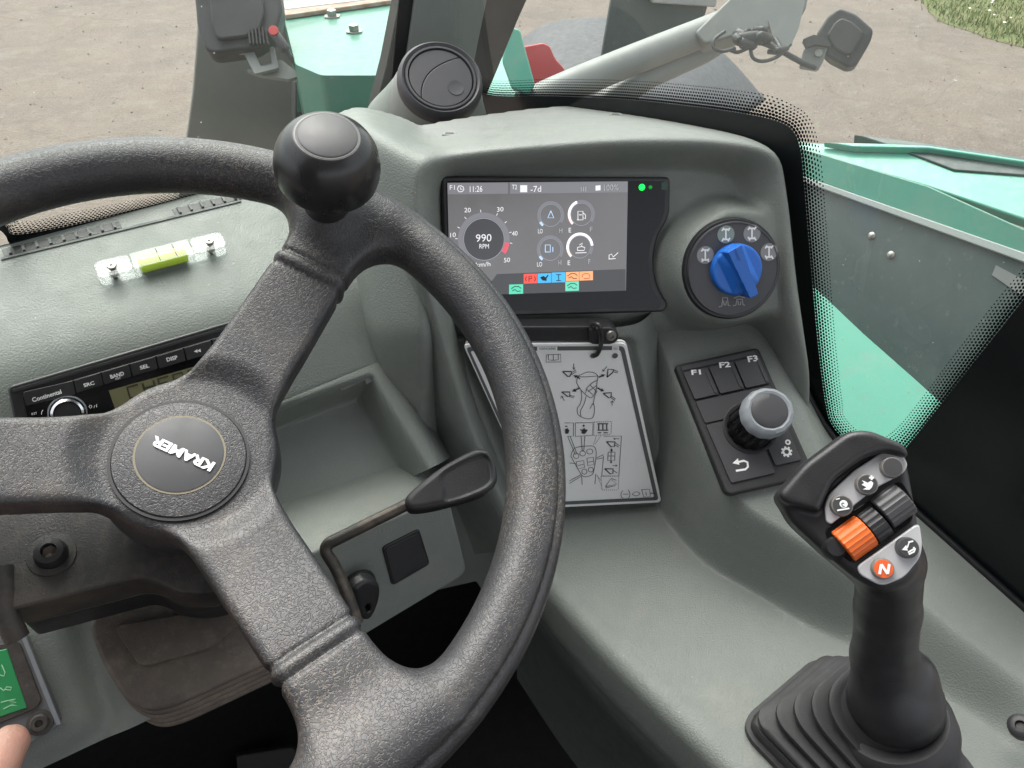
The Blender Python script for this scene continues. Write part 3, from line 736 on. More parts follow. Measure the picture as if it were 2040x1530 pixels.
lathe('thumb_dimple', Fr(VT.w(*tp, .0112), VT.n, VT.u), [(rv * .19, .0), (rv * .185, .0006), (rv * .15, .0004), (rv * .08, .0002), (.0003, .0002)], m_vent, av, 32)

# ================================================================== DISPLAY
ds = thing('display_unit', 'glossy black display unit showing 990 RPM in the instrument pod', 'display', S.pw(1100, 630))
OB = roundpoly(S.poly([(879, 350), (1338, 352), (1337, 432), (1312, 470), (1303, 520), (1312, 572), (1334, 606), (1326, 622), (890, 634)], .012), [.004, .004, .012, .02, .02, .02, .012, .004, .004], 5)
prism('bezel', S, OB, -.004, .010, m_black, ds, .0022)
IB = roundpoly(S.poly([(889, 360), (1325, 361), (1324, 430), (1298, 470), (1290, 520), (1298, 575), (1318, 604), (1312, 612), (896, 622)], .0104), [.003, .003, .01, .02, .02, .02, .01, .003, .003], 5)
prism('bezel_inset', S, IB, .0098, .0106, m_gloss, ds)
hS = .0110
m_scr = mat('screen_glass', (.045, .044, .045), .16, spec=.8, emit=((.045, .044, .045), 1.0), mottle=(9, .6, (.075, .073, .074)))
m_scr2 = glow('screen_panel', (.045, .045, .05), .12)
m_scrbar = mat('screen_bar', (.09, .09, .097), .2, emit=((.07, .07, .077), 1.0))
m_scrtxt = mat('screen_text', (.55, .55, .56), .4, emit=((.4, .4, .41), .6))
m_scrdim = mat('screen_dim_mark', (.17, .18, .20), .25, emit=((.16, .17, .2), .6))
m_scrdk = mat('screen_dark_field', (.035, .035, .038), .2, emit=((.03, .03, .032), .6))
def SP(*pts): return S.poly(pts, hS)
sc = flat('screen', S, SP((891, 364), (1251, 361), (1247, 579), (897, 589)), hS, m_scr, ds)
flats('screen_bar', S, [SP((891.5, 365), (1012, 364), (1012, 386), (892, 387)), SP((1016, 364), (1250, 362), (1250, 383), (1016, 386))], hS + .0002, m_scrbar, sc)
flats('screen_footer', S, [SP((990, 546), (1246, 536), (1246, 579), (960, 587))], hS + .0002, m_scrdk, sc)
h1 = hS + .0005
for s_, a_, b_ in (('F1', (896, 378), (906, 378)), ('11:26', (936, 383), (961, 382)), ('T2', (1020, 377), (1030, 377)), ('-7d', (1057, 383), (1078, 382)), ('III', (1157, 381), (1168, 381)), ('100%', (1203, 380), (1232, 379)), ('20', (925, 423), (938, 423)), ('30', (990, 422), (1003, 421)), ('40', (1020, 470), (1031, 469)), ('50', (1004, 523), (1016, 522)), ('LO', (1072, 465), (1081, 465)), ('HI', (1114, 464), (1121, 464)), ('E', (1133, 463), (1138, 463)), ('F', (1175, 461), (1180, 461)), ('LO', (1070, 531), (1080, 531)), ('HI', (1112, 528), (1119, 528)), ('E', (1131, 528), (1136, 528)), ('F', (1172, 525), (1176, 525)), ('990', (948, 482), (979, 481)), ('RPM', (955, 495), (974, 495)), ('km/h', (948, 532), (977, 530)), ('10', (897, 473), (908, 472))):
    hh = 15 if s_ == '990' else (12 if s_ in ('11:26', '-7d', '100%') else 9)
    text('lettering', S, s_, a_, b_, (a_[0], a_[1] - hh), h1, m_scrtxt if s_ not in ('100%', 'III', 'HI', 'F') else m_white, sc)
dc = S.px(964, 477, hS); dr = np.linalg.norm(S.px(1004, 477, hS) - dc)
flat('dial', S, circle(dc, dr * 1.0, 64), hS + .0002, m_scrdk, sc)
ring_strip('dial_ring', S, dc, dr * 1.04, dr * 1.28, -40, 220, hS + .0002, m_scrbar, sc)
ring_strip('dial_line', S, dc, dr * .99, dr * 1.02, 0, 360, h1, m_scrdim, sc, 64)
m_scrred = mat('screen_red', (.45, .06, .08), .3, emit=((.35, .06, .08), .6))
ring_strip('dial_red_zone', S, dc, dr * 1.04, dr * 1.28, -40, -14, h1, m_scrred, sc)
strokes('dial_tick', S, [[dc + np.array([math.cos(rad(a)), math.sin(rad(a))]) * dr * r_ for r_ in (1.3, 1.42)] for a in (-14, 8, 31, 55, 90, 125, 149, 172)], .0005, h1, m_scrtxt, sc)
m_pale = mat('screen_pale_arc', (.75, .73, .75), .4, emit=((.5, .48, .5), .7)); m_palered = mat('screen_pale_red', (.7, .5, .47), .4, emit=((.5, .36, .33), .7)); m_scrblue = mat('screen_pale_blue', (.3, .4, .55), .4, emit=((.22, .3, .42), .7))
for (gx, gy), full in (((1097, 429), 0), ((1158, 427), 1), ((1096, 497), 0), ((1155, 492), 2)):
    gc = S.px(gx, gy, hS); gr = np.linalg.norm(S.px(gx + 22, gy, hS) - gc)
    ring_strip('gauge_ring', S, gc, gr * 1.0, gr * 1.22, -40, 220, hS + .0003, m_scrbar, sc)
    ring_strip('gauge_line', S, gc, gr * .93, gr * .97, 0, 360, hS + .0003, m_scrdim, sc, 40)
    if full == 1: ring_strip('gauge_arc', S, gc, gr, gr * 1.22, 105, 190, h1, m_pale, sc); ring_strip('gauge_arc', S, gc, gr, gr * 1.22, 190, 220, h1, m_palered, sc)
    elif full == 2: ring_strip('gauge_arc', S, gc, gr, gr * 1.22, 0, 190, h1, m_pale, sc); ring_strip('gauge_arc', S, gc, gr, gr * 1.22, 190, 220, h1, m_palered, sc)
    else: ring_strip('gauge_arc', S, gc, gr, gr * 1.22, 205, 225, h1, m_scrblue, sc)
def PL(fr, h, *ls): return [fr.poly(l, h) for l in ls]
strokes('gauge_icon', S, PL(S, hS, [(1151, 438), (1151, 421), (1161, 421), (1161, 438), (1149, 438)], [(1153, 428), (1159, 428)], [(1161, 424), (1166, 428), (1166, 436), (1162, 434)],
    [(1146, 504), (1168, 503)], [(1150, 499), (1150, 493), (1158, 491), (1160, 484), (1154, 488)], [(1158, 491), (1165, 493), (1163, 499), (1150, 499)],
    [(913, 371), (918, 370), (923, 373), (924, 378), (920, 382), (914, 382), (911, 377), (913, 371)], [(917, 373), (917, 377), (921, 377)],
    [(1213, 517), (1213, 508), (1218, 506), (1221, 512), (1228, 506), (1231, 503)], [(1212, 516), (1226, 515)]), .0006, h1, m_scrtxt, sc)['kind'] = 'stuff'
strokes('gauge_icon', S, PL(S, hS, [(1097, 420), (1091, 434), (1103, 434), (1097, 420)], [(1086, 502), (1086, 488), (1096, 488), (1096, 502), (1086, 502)], [(1101, 492), (1101, 502)]), .0007, h1, m_scrblue, sc)['kind'] = 'stuff'
flats('screen_icon', S, [SP((1036, 369), (1050, 369), (1050, 383), (1036, 383)), SP((1186, 370), (1196, 369), (1196, 379), (1186, 380))], h1, m_scrtxt, sc)['kind'] = 'stuff'
for px_, c_ in (((1043, 546, 1070, 565), (.75, .08, .06)), ((1071, 545, 1098, 564), (.05, .36, .68)), ((1099, 543, 1126, 563), (.05, .36, .68)), ((1127, 542, 1153, 560), (.80, .33, .15)), ((1154, 541, 1181, 559), (.80, .33, .15)), ((1014, 567, 1042, 586), (.08, .52, .34)), ((1126, 561, 1153, 580), (.12, .52, .36))):
    x0, y0, x1, y1 = px_
    m_ = mat('warning_tile', c_, .3, emit=(c_, .35)); f = flat('warning_tile', S, SP((x0, y0), (x1, y0 - 1), (x1, y1 - 1), (x0, y1)), hS + .0004, m_, sc)
    cx_, cy_ = (x0 + x1) / 2, (y0 + y1) / 2
    if x0 == 1071: flats('tile_icon', S, [SP((cx_ - 9, cy_ - 2), (cx_ - 2, cy_ - 5), (cx_ + 2, cy_ - 2), (cx_ + 6, cy_ - 7), (cx_ + 8, cy_ - 6), (cx_ + 4, cy_), (cx_ + 4, cy_ + 5), (cx_ - 4, cy_ + 4))], h1 + .0002, m_print, f)
    elif x0 == 1043: strokes('tile_icon', S, PL(S, hS, [(cx_ - 3, cy_ + 6), (cx_ - 3, cy_ - 5), (cx_ + 2, cy_ - 5), (cx_ + 3, cy_ - 1), (cx_ - 3, cy_)], [(cx_ - 8, cy_ - 5), (cx_ - 10, cy_), (cx_ - 8, cy_ + 5)], [(cx_ + 8, cy_ - 5), (cx_ + 10, cy_), (cx_ + 8, cy_ + 5)]), .0006, h1 + .0002, m_print, f)
    elif x0 in (1099,): strokes('tile_icon', S, PL(S, hS, [(cx_, cy_ - 6), (cx_, cy_ + 6)], [(cx_ - 5, cy_ - 6), (cx_ + 5, cy_ - 6)], [(cx_ - 5, cy_ + 6), (cx_ + 5, cy_ + 6)]), .0006, h1 + .0002, m_print, f)
    elif x0 == 1154: strokes('tile_icon', S, PL(S, hS, [(cx_ - 8, cy_ + 3), (cx_ - 8, cy_ - 3), (cx_ - 3, cy_ - 5), (cx_ + 4, cy_ - 5), (cx_ + 7, cy_ - 1), (cx_ + 7, cy_ + 4), (cx_ - 5, cy_ + 5)]), .0005, h1 + .0002, m_red, f)
    else: strokes('tile_icon', S, PL(S, hS, [(cx_ - 10, cy_ - 1), (cx_ - 3, cy_ - 6), (cx_ + 5, cy_ - 6), (cx_ + 10, cy_ - 2)], [(cx_ - 8, cy_ + 3), (cx_ - 2, cy_), (cx_ + 2, cy_ + 4), (cx_ + 9, cy_ + 3)]), .0006, h1 + .0002, m_print, f)
sf = Fr(S.w(0, 0, 0), S.n, S.u)
for x_, s_, e_ in ((1279, .0026, 4.0), (1296, .0015, .5)):
    p_ = S.px(x_, 373, hS); lathe('status_light', Fr(S.w(*p_, .0104), S.n, S.u), [(s_, 0), (s_, .0006), (s_ * .6, .0012), (.0002, .0014)], glow('green_led', (.0, .75, .06), e_ * .3), ds, 20)
for x0_, x1_ in ((1318, 1330),):
    flat('status_window', S, SP((x0_, 363), (x1_, 363), (x1_, 378), (x0_, 378)), .0107, mat('dim_green_window', (.01, .05, .025), .2), ds)
# ================================================================== DRIVE MODE SWITCH
bs = thing('drive_mode_switch', 'round black switch plate with blue rotary knob and four steering mode symbols', 'rotary switch', S.pw(1455, 537, .032))
RS = Fr(S.pw(1458, 538, .040), nrm(ndir(6, 28)))
rr = np.linalg.norm(RS.px(1552, 530) - RS.px(1368, 540)) / 2
RS = Fr(RS.pw(1460, 536), RS.n, RS.pw(1560, 534) - RS.pw(1360, 534))
lathe('switch_collar', RS, [(rr * 1.07, -.02), (rr * 1.07, -.004), (rr * 1.03, -.001), (rr * .99, -.001)], m_black, bs, 64)
lathe('switch_plate', RS, [(rr * .99, -.006), (rr * .985, .0015), (rr * .97, .0025), (rr * .95, .0025), (rr * .945, .0018), (.0005, .0018)], m_grey, bs, 64)
for i, (x_, y_) in enumerate(((1405, 508), (1446, 467), (1498, 465), (1532, 502))):
    c_ = RS.px(x_, y_, .002); r_ = np.linalg.norm(RS.px(x_ + 17, y_, .002) - c_)
    f = flat('mode_symbol', RS, circle(c_, r_, 32), .0022, mat('symbol_disc', (.20, .25, .22) if i == 1 else (.22, .22, .23), .4), bs)
    x_ += 0; L_ = [[(x_, y_ - 10), (x_, y_ + 10)], [(x_ - 6, y_ - 10), (x_ + 6, y_ - 10)], [(x_ - 6, y_ + 10), (x_ + 6, y_ + 10)]]
    sk = 2 if i in (1, 2, 3) else 2
    L_ += [[(x_ - 6 - sk, y_ - 7), (x_ - 6 + sk, y_ - 13)], [(x_ + 6 - sk, y_ - 7), (x_ + 6 + sk, y_ - 13)]]
    s2 = (0, -2, 2, 2)[i]; L_ += [[(x_ - 6 + s2, y_ + 14), (x_ - 6 - s2, y_ + 7)], [(x_ + 6 + s2, y_ + 14), (x_ + 6 - s2, y_ + 7)]]
    strokes('axle_print', RS, PL(RS, .0024, *L_), .0013, .0025, m_white, f)
strokes('implement_print', RS, PL(RS, .0024, [(1432, 611), (1438, 610), (1440, 593), (1449, 593), (1451, 609), (1455, 609)], [(1441, 599), (1443, 608), (1446, 608), (1447, 599)], [(1460, 609), (1466, 608), (1468, 596), (1479, 596), (1480, 607), (1484, 608)], [(1462, 594), (1472, 590), (1484, 593)], [(1470, 599), (1471, 607), (1475, 607), (1476, 600)]), .0009, .0024, mat('switch_print', (.32, .32, .32), .5), bs)
kc = RS.px(1474, 538, .012); kr = np.linalg.norm(RS.px(1524, 525, .012) - RS.px(1426, 545, .012)) / 2
KN = Fr(RS.w(*kc, .0), RS.n, RS.u)
kd = nrm(RS.px(1503, 590, .02) - RS.px(1462, 500, .02)); ke = np.array([-kd[1], kd[0]])
hump = KN.u * kd[0] + KN.v * kd[1]
KB = Fr(KN.o, KN.n, hump)
def fk(X, Y, Z):
    r = np.sqrt(X * X + Y * Y)
    base = extr_sdf(r - kr, Z, 0, .010, .003)
    dome = np.sqrt(X * X + Y * Y + (Z * 1.25) ** 2) - kr * .96; dome = np.maximum(dome, Z - .017)
    body = smin(base, dome, .004)
    hw = .0055 - .0012 * X / kr
    side = np.maximum(np.abs(Y) - hw, -1)
    body = np.where(True, smax(body, -smax(np.abs(Y) * 0 + (.0085 - Z) + .9 * np.maximum(0, .012 - np.abs(Y)) , hw + .0005 - np.abs(Y), .002), .002), body)
    grip = np.maximum(np.maximum(np.abs(Y) - hw, np.abs(X - .002) - (kr + .0015)), np.abs(Z - .010) - .0105 + .0022 * X / kr)
    return smin(body, grip + .0005, .0015)
sdf_obj('blue_knob', KB, fk, (-kr - .006, -kr - .004, -.002), (kr + .008, kr + .004, .026), .0007, m_blue, bs)
strokes('knob_index', KB, [[(-kr * .95, 0), (-kr * .42, 0)]], .0007, .0228, mat('knob_line', (.006, .06, .26), .5), bs)

# ================================================================== KEYPAD
kp = thing('function_keypad', 'dark keypad with F1 F2 F3 keys and a big rotary dial', 'keypad', KP.pw(1480, 850))
KP = Fr(KP.pw(1480, 850), KP.n, KP.pw(1560, 832.5) - KP.pw(1400, 867.5))
kq = KP.poly([(1343, 727), (1511, 691), (1625, 947), (1448, 988)], .008)
prism('pad_base', KP, roundpoly(kq, [.004, .004, .006, .007], 5), -.004, .008, m_blackdull, kp, .0025)
def bil(u, v, h=.010):
    p = (1 - v) * ((1 - u) * np.array((1352, 725)) + u * np.array((1505, 692))) + v * ((1 - u) * np.array((1457, 966)) + u * np.array((1606, 932)))
    return KP.px(*p, h)
def key(u0, v0, u1, v1, name='key', h=.0105, m=None, r=.0015):
    return prism(name, KP, roundpoly([bil(u0, v1), bil(u1, v1), bil(u1, v0), bil(u0, v0)], r, 3), .006, h, m or m_grey, kp, .0009)
prism('light_strip', KP, roundpoly([bil(.01, .055), bil(.985, .055), bil(.97, .02), bil(.03, .02)], .001, 3), .006, .0088, m_grey, kp, .0006)
for i, u in enumerate((0.0, .335, .67)):
    k_ = key(u + .008, .075, u + .322, .295, 'function_key', .0108)
    q = [(1378, 747), (1434, 733), (1491, 722)][i]; e = [(1397, 746), (1456, 731), (1511, 719)][i]
    q2 = [(1376.5, 737), (1432, 722), (1488, 710)][i]
    text('lettering', KP, ('F1', 'F2', 'F3')[i], q, e, q2, .0111, m_white, k_, bold=.03)
    prism('key_ridge', KP, roundpoly([bil(u + .27, .285), bil(u + .315, .285), bil(u + .315, .10), bil(u + .27, .10)], .0008, 2), .0106, .0116, m_grey, k_, .0005)
key(.01, .31, .985, .49, 'pad_panel', .0095)
kb = key(.01, .505, .60, .985, 'back_key', .0098)
ks = key(.64, .505, .985, .93, 'settings_key', .0098)
strokes('back_arrow', KP, PL(KP, .010, [(1468, 921), (1482, 918), (1489, 921), (1490, 930), (1485, 935), (1466, 938)]), .0017, .0101, m_white, kb)
flat('back_arrow', KP, KP.poly([(1459, 923), (1470, 913), (1473, 926)], .010), .0102, m_white, kb)
gc = KP.px(1567, 900, .010); gr = np.linalg.norm(KP.px(1576, 899, .01) - gc)
ring_strip('gear_print', KP, gc, gr * .5, gr * .95, 0, 360, .0101, m_white, ks, 28)
flats('gear_print', KP, [gc + np.array([[-.22, -.22], [.22, -.22], [.22, .22], [-.22, .22]]) @ np.array([[math.cos(a), math.sin(a)], [-math.sin(a), math.cos(a)]]) * gr + np.array([math.cos(a), math.sin(a)]) * gr * 1.02 for a in np.arange(8) * math.pi / 4], .01015, m_white, ks)
g2 = KP.px(1569.5, 881, .010); ring_strip('gear_print', KP, g2, gr * .28, gr * .62, 0, 360, .0102, m_white, ks, 20)
# rotary dial
dcen = KP.px(1495, 851, .010)
DK = Fr(KP.w(*dcen, .009), KP.n, KP.u)
top = np.array((1533, 815))
hz = .030
for _ in range(20):      # axis height that carries the top of the dial to its place
    pass
drr = np.linalg.norm(DK.px(1583, 820, hz) - DK.px(1478, 812, hz)) / 2
kk = np.linalg.norm(DK.px(1575, 835, 0) - DK.px(1440, 860, 0)) / 2
lathe('dial_seat', DK, [(drr * 1.12, -.002), (drr * 1.10, .0015), (drr * 1.0, .002), (drr * .9, .001)], m_black, kp, 48)
# slightly tilted dial axis so that the cap faces the driver
dn = nrm(DK.pw(1533, 818, hz) - DK.o); DA = Fr(DK.o, KP.n, KP.u)
tip = DK.px(1533, 818, hz)
VVd = []
def dial_loft(name, prof, m_, seg=64, teeth=0, amp=0):
    V, F = [], []; k = len(prof)
    for i in range(seg):
        a = 2 * math.pi * i / seg; f_ = 1 - (amp if teeth and (i * teeth // seg * 0 + int(i * teeth / seg * 2)) % 2 else 0)
        for r, h in prof: V.append(DK.w(r * f_ * math.cos(a) + tip[0] * h / hz, r * f_ * math.sin(a) + tip[1] * h / hz, h))
    for i in range(seg):
        for j in range(k - 1):
            a, b = i * k + j, ((i + 1) % seg) * k + j; F.append((a, b, b + 1, a + 1))
    F.append(tuple(i * k + k - 1 for i in range(seg)))
    o = mesh_obj(name, V, F, m_, kp); e = o.modifiers.new('edges', 'EDGE_SPLIT'); e.split_angle = rad(35); return o
dial_loft('dial_body', [(drr * .97, 0), (drr * .97, hz * .85), (drr * .9, hz * .9)], m_gloss, 96, 14, .05)
dial_loft('dial_ring', [(drr * .95, hz * .74), (drr * 1.0, hz * .78), (drr * 1.0, hz * .88), (drr * .93, hz * .98), (drr * .80, hz * 1.02), (drr * .72, hz * 1.0)], m_ringgrey, 96, 14, .015)
dial_loft('dial_cap', [(drr * .71, hz * .95), (drr * .70, hz * 1.015), (drr * .66, hz * 1.035), (drr * .4, hz * 1.05), (.0004, hz * 1.055)], m_grey, 64)

# ================================================================== INSTRUCTION CARD and its holder
hd = thing('card_holder', 'black bracket bar screwed to the wall above the instruction card', 'bracket', VW.pw(1080, 665, .0))
HB = Fr(VW.pw(1080, 665, .010), VW.n, VW.u)
prism('bar', HB, roundpoly(HB.poly([(930, 652), (1225, 650), (1230, 660), (1228, 680), (930, 682)]), .002), -.016, 0, m_black, hd, .0015)
prism('end_lug', HB, roundpoly(HB.poly([(1172, 648), (1218, 646), (1229, 656), (1229, 672), (1216, 680), (1172, 680)]), .004), -.01, .006, m_black, hd, .0015)
sp_ = HB.px(1217, 668, .006); lathe('screw', Fr(HB.w(*sp_, .006), HB.n, HB.u), [(.0045, 0), (.004, .002), (.002, .0022), (.0018, .0008), (.0003, .0008)], m_metal, hd, 18)
CD = Fr(VW.pw(1085, 690, .012), ndir(7.6, 8)); CD = Fr(CD.o, CD.n, CD.pw(1250, 684) - CD.pw(925, 688))
cq = [(922, 686), (1248, 684), (1318, 1001), (1072, 1013)]
cd = thing('instruction_card', 'white laminated card with joystick diagrams hanging by the console', 'card', CD.pw(1195, 1005))
CB = CD.off(-.006)
prism('back_card', CB, roundpoly(CB.poly([(924, 681), (1247, 679), (1318, 997), (1068, 1010)]), .005), -.003, 0, m_whiteplate, cd, .0004)
sheet = prism('card_sheet', CD, roundpoly(CD.poly(cq), .005), -.0025, 0, m_whiteplate, cd, .0004)
ho, hi2 = roundpoly(CD.poly([(928, 691), (1243, 689), (1312, 996), (1070, 1008)]), .004, 6), roundpoly(CD.poly([(937, 699), (1236, 697), (1303, 990), (1074, 1001)]), .002, 6)
V = list(CD.rows(ho, .0003)) + list(CD.rows(hi2, .0003)); n = len(ho)
mesh_obj('border_print', V, [(i, (i + 1) % n, n + (i + 1) % n, n + i) for i in range(n)], m_printgrey, sheet, smooth=False)
flats('code_patch', CD, [CD.poly([(1070, 690), (1110, 690), (1110, 699), (1070, 699)]), CD.poly([(1219, 689), (1233, 689), (1233, 699), (1219, 699)])], .0006, m_whiteplate, sheet)
text('lettering', CD, '1000436880', (1074, 697), (1107, 697), (1074, 692), .0009, m_printgrey, sheet)
text('lettering', CD, '001', (1222, 697), (1231, 697), (1222, 692), .0009, m_printgrey, sheet)
def CX_(x, y): return (900 + x / 3.923, 630 + y / 3.923)
def cl(*ls): return [CD.poly([CX_(*p) for p in l], 0) for l in ls]
def cs(P, closed=False): return spline(P, 8, closed)
def ell(c, rx, ry, n=20): return [(c[0] + rx * math.cos(a), c[1] + ry * math.sin(a)) for a in np.linspace(0, 2 * math.pi, n + 1)]
thin = [[(740, 300), (850, 295), (852, 355), (736, 357), (740, 300)], [(755, 295), (755, 340), (793, 343), (832, 338), (832, 293)], [(793, 297), (793, 343)],
    cs([(975, 520), (985, 470), (1020, 450), (1060, 435), (1110, 440), (1140, 465), (1135, 510), (1125, 580), (1095, 632), (1060, 622), (1010, 575), (975, 520)]),
    cs([(985, 470), (1040, 472), (1140, 465)]), cs([(1045, 600), (1060, 555), (1105, 515), (1135, 500)]), [(1050, 565), (1100, 610)], [(1080, 535), (1125, 580)], [(1062, 590), (1130, 540)],
    cs([(1010, 580), (1015, 640), (1000, 690), (980, 720), (990, 770), (1050, 798), (1100, 790), (1115, 730), (1105, 680), (1080, 720)]), cs([(1135, 580), (1115, 630), (1105, 690)]), cs([(1050, 620), (1035, 680), (1005, 740), (1010, 780)]),
    [(953, 368), (953, 415), (945, 400)], [(953, 415), (962, 398)], [(1212, 390), (1180, 430), (1195, 425)], [(1180, 430), (1180, 412)], [(880, 658), (856, 620), (850, 640)], [(856, 620), (872, 632)], [(1252, 695), (1252, 658), (1240, 675)], [(1252, 658), (1264, 672)],
    [(935, 440), (970, 415)], [(938, 455), (973, 430)], [(1265, 420), (1300, 430)], [(1262, 432), (1297, 442)], [(918, 615), (960, 625)], [(915, 625), (955, 636)], [(1240, 620), (1280, 645)], [(1236, 630), (1274, 656)],
    [(880, 832), (950, 832), (950, 935), (905, 937)], [(965, 832), (1105, 830), (1100, 930), (965, 937), (965, 832)],
    [(905, 937), (965, 1080)], [(925, 937), (980, 1080)], [(1010, 937), (1020, 1055)], [(1040, 935), (1030, 1055)],
    cs([(930, 1090), (960, 1030), (1060, 1012), (1115, 1020), (1128, 1080), (1110, 1200), (1090, 1240), (1030, 1250), (990, 1200), (930, 1090)]),
    ell((972, 1088), 22, 22), ell((1022, 1070), 22, 20), ell((1078, 1055), 24, 20), ell((1036, 1212), 20, 20), ell((1086, 1197), 20, 18),
    [(972, 1135), (1030, 1125), (1037, 1180), (982, 1190), (972, 1135)], [(1055, 1108), (1105, 1098), (1112, 1155), (1062, 1165), (1055, 1108)], [(985, 1165), (1030, 1155)], [(1062, 1140), (1108, 1130)],
    [(1015, 1250), (1018, 1315)], [(1125, 1230), (1118, 1310)], [(920, 1145), (970, 1150)], [(918, 1285), (1010, 1235)], [(918, 1305), (1015, 1245)],
    [(1130, 1105), (1185, 1080)], [(1130, 1115), (1180, 1105)], [(1185, 935), (1325, 935), (1305, 1245), (1172, 1245), (1185, 1090)],
    [(1222, 1060), (1275, 1060), (1272, 1125), (1218, 1125), (1222, 1060)], [(1222, 1090), (1273, 1090)], [(1245, 1060), (1243, 1125)],
    [(1263, 955), (1308, 955)], [(1275, 948), (1263, 955), (1277, 963)], [(1255, 1165), (1292, 1165)], [(1280, 1157), (1292, 1165), (1278, 1174)], [(1275, 985), (1310, 1010)], [(1270, 1000), (1304, 1022)], [(1255, 1200), (1292, 1222)],
    [(1200, 1330), (1240, 1270), (1290, 1310), (1200, 1330)], [(1200, 1340), (1278, 1322)], [(1245, 1265), (1285, 1280)],
    cs([(1335, 1360), (1322, 1385), (1325, 1410), (1340, 1420)]), cs([(1378, 1355), (1390, 1380), (1388, 1408), (1375, 1418)]), [(1335, 1388), (1378, 1388)], [(1482, 1352), (1545, 1350), (1552, 1408), (1500, 1410), (1482, 1352)], [(1515, 1370), (1520, 1398)], cs([(1408, 1390), (1440, 1370), (1470, 1385), (1440, 1402), (1408, 1390)])]
strokes('diagram_line', CD, cl(*thin), .00055, .0004, m_print, sheet)['kind'] = 'stuff'
bold = [[(865, 430), (935, 430), (935, 445), (918, 470), (905, 468), (865, 430)], [(1213, 475), (1220, 412), (1265, 415), (1255, 440), (1213, 475)], [(858, 590), (922, 590), (922, 625), (905, 625), (858, 590)], [(1182, 600), (1247, 595), (1243, 630), (1225, 635), (1182, 600)],
    [(1207, 978), (1275, 980), (1270, 1015), (1245, 1018), (1207, 978)], [(1195, 1190), (1260, 1190), (1258, 1225), (1238, 1230), (1195, 1190)], [(1148, 838), (1148, 888)], [(1180, 838), (1180, 888)], [(1210, 838), (1210, 888)], [(1138, 838), (1222, 838)], [(1138, 888), (1222, 888)], [(1140, 908), (1168, 908)], [(1185, 908), (1218, 908)], [(1550, 1380), (1590, 1380)], [(1030, 845), (1030, 862)], [(1022, 853), (1038, 853)], [(885, 858), (903, 858)]]
strokes('diagram_line', CD, cl(*bold), .0010, .0005, m_print, sheet)['kind'] = 'stuff'
arrows = [[(998, 490), (972, 473), (968, 482), (948, 458), (985, 458), (980, 466), (1003, 482)], [(1150, 480), (1176, 467), (1180, 475), (1196, 452), (1165, 453), (1169, 460), (1145, 470)], [(1000, 562), (970, 578), (974, 588), (938, 585), (958, 562), (964, 570), (995, 553)], [(1135, 562), (1165, 578), (1160, 586), (1190, 582), (1172, 560), (1168, 568), (1140, 552)],
    [(1243, 1060), (1243, 1045), (1236, 1045), (1248, 1030), (1260, 1045), (1253, 1045), (1253, 1060)], [(1240, 1125), (1240, 1135), (1233, 1135), (1243, 1148), (1255, 1135), (1248, 1135), (1248, 1125)],
    [(995, 880), (1020, 885), (1035, 868), (1040, 880), (1062, 885), (1050, 905), (1035, 918), (1012, 912), (1015, 895)], [(885, 880), (905, 872), (918, 890), (910, 915), (885, 915)]]
flats('diagram_arrow', CD, cl(*arrows), .0006, m_print, sheet)['kind'] = 'stuff'
dash_l = []
for p, q in (((1112, 825), (1250, 820)), ((1250, 820), (1243, 920)), ((1112, 825), (1108, 930)), ((1108, 930), (1243, 920)), ((1128, 935), (1105, 1005)), ((1165, 930), (1118, 1000)), ((1165, 1250), (1305, 1248)), ((1165, 1250), (1172, 1355)), ((1172, 1355), (1300, 1355)), ((1305, 1248), (1300, 1355)), ((1135, 1240), (1172, 1330)), ((1140, 1250), (1165, 1280))):
    for i in range(8): dash_l.append([(p[0] + (q[0] - p[0]) * (i + a) / 8, p[1] + (q[1] - p[1]) * (i + a) / 8) for a in (0, .55)])
strokes('dashed_line', CD, cl(*dash_l), .0005, .00045, m_print, sheet)['kind'] = 'stuff'
for x_, y_ in ((1181, 708), (1225, 708)):
    c_ = CD.px(x_, y_); flat('punched_hole', CD, circle(c_, .0024, 24), .0008, mat('hole_dark', (.10, .10, .09), .7), sheet)
# cable tie through the card
zt = [HB.pw(1184, 655, .004), HB.pw(1180, 648, .010), HB.pw(1190, 646, .016), HB.pw(1196, 655, .018), HB.pw(1198, 675, .016), CD.pw(1196, 692, .006), CD.pw(1190, 705, .003), CD.pw(1184, 709, .0005)]
o = tube('cable_tie', spline(zt, 6), .0019, m_black, seg=10); tag(o, 'black cable tie looped through a hole of the white card', 'cable tie')

# ================================================================== SPIRIT LEVEL
lv = thing('spirit_level', 'clear acrylic spirit level with lime green vial on the dash top', 'spirit level', D.pw(325, 530))
LV = Fr(D.pw(325, 545), D.n, D.pw(455, 512) - D.pw(204, 578))
hL = .013
lq = LV.poly([(200, 572), (455, 508), (452, 490), (194, 548)], .004)
la0, la1 = LV.px(204, 576)[0], LV.px(456, 510)[0]; lb0 = LV.px(206, 578)[1]; lw_ = np.linalg.norm(LV.px(195, 528, hL) - LV.px(204, 549, hL)) + .001
lw_ = .017
def LB(a0_, a1_, b0_, b1_): return [(la0 + (la1 - la0) * a0_, lb0 + lw_ * b0_), (la0 + (la1 - la0) * a1_, lb0 + lw_ * b0_), (la0 + (la1 - la0) * a1_, lb0 + lw_ * b1_), (la0 + (la1 - la0) * a0_, lb0 + lw_ * b1_)]
prism('base_block', LV, roundpoly(LB(0, 1, 0, 1), .006), 0, .0035, m_clear, lv, .0006)
for u0, u1 in ((0, .265), (.735, 1)): prism('end_cap', LV, roundpoly(LB(u0, u1, .0, 1), .005), .0105, hL, m_clear, lv, .0006)
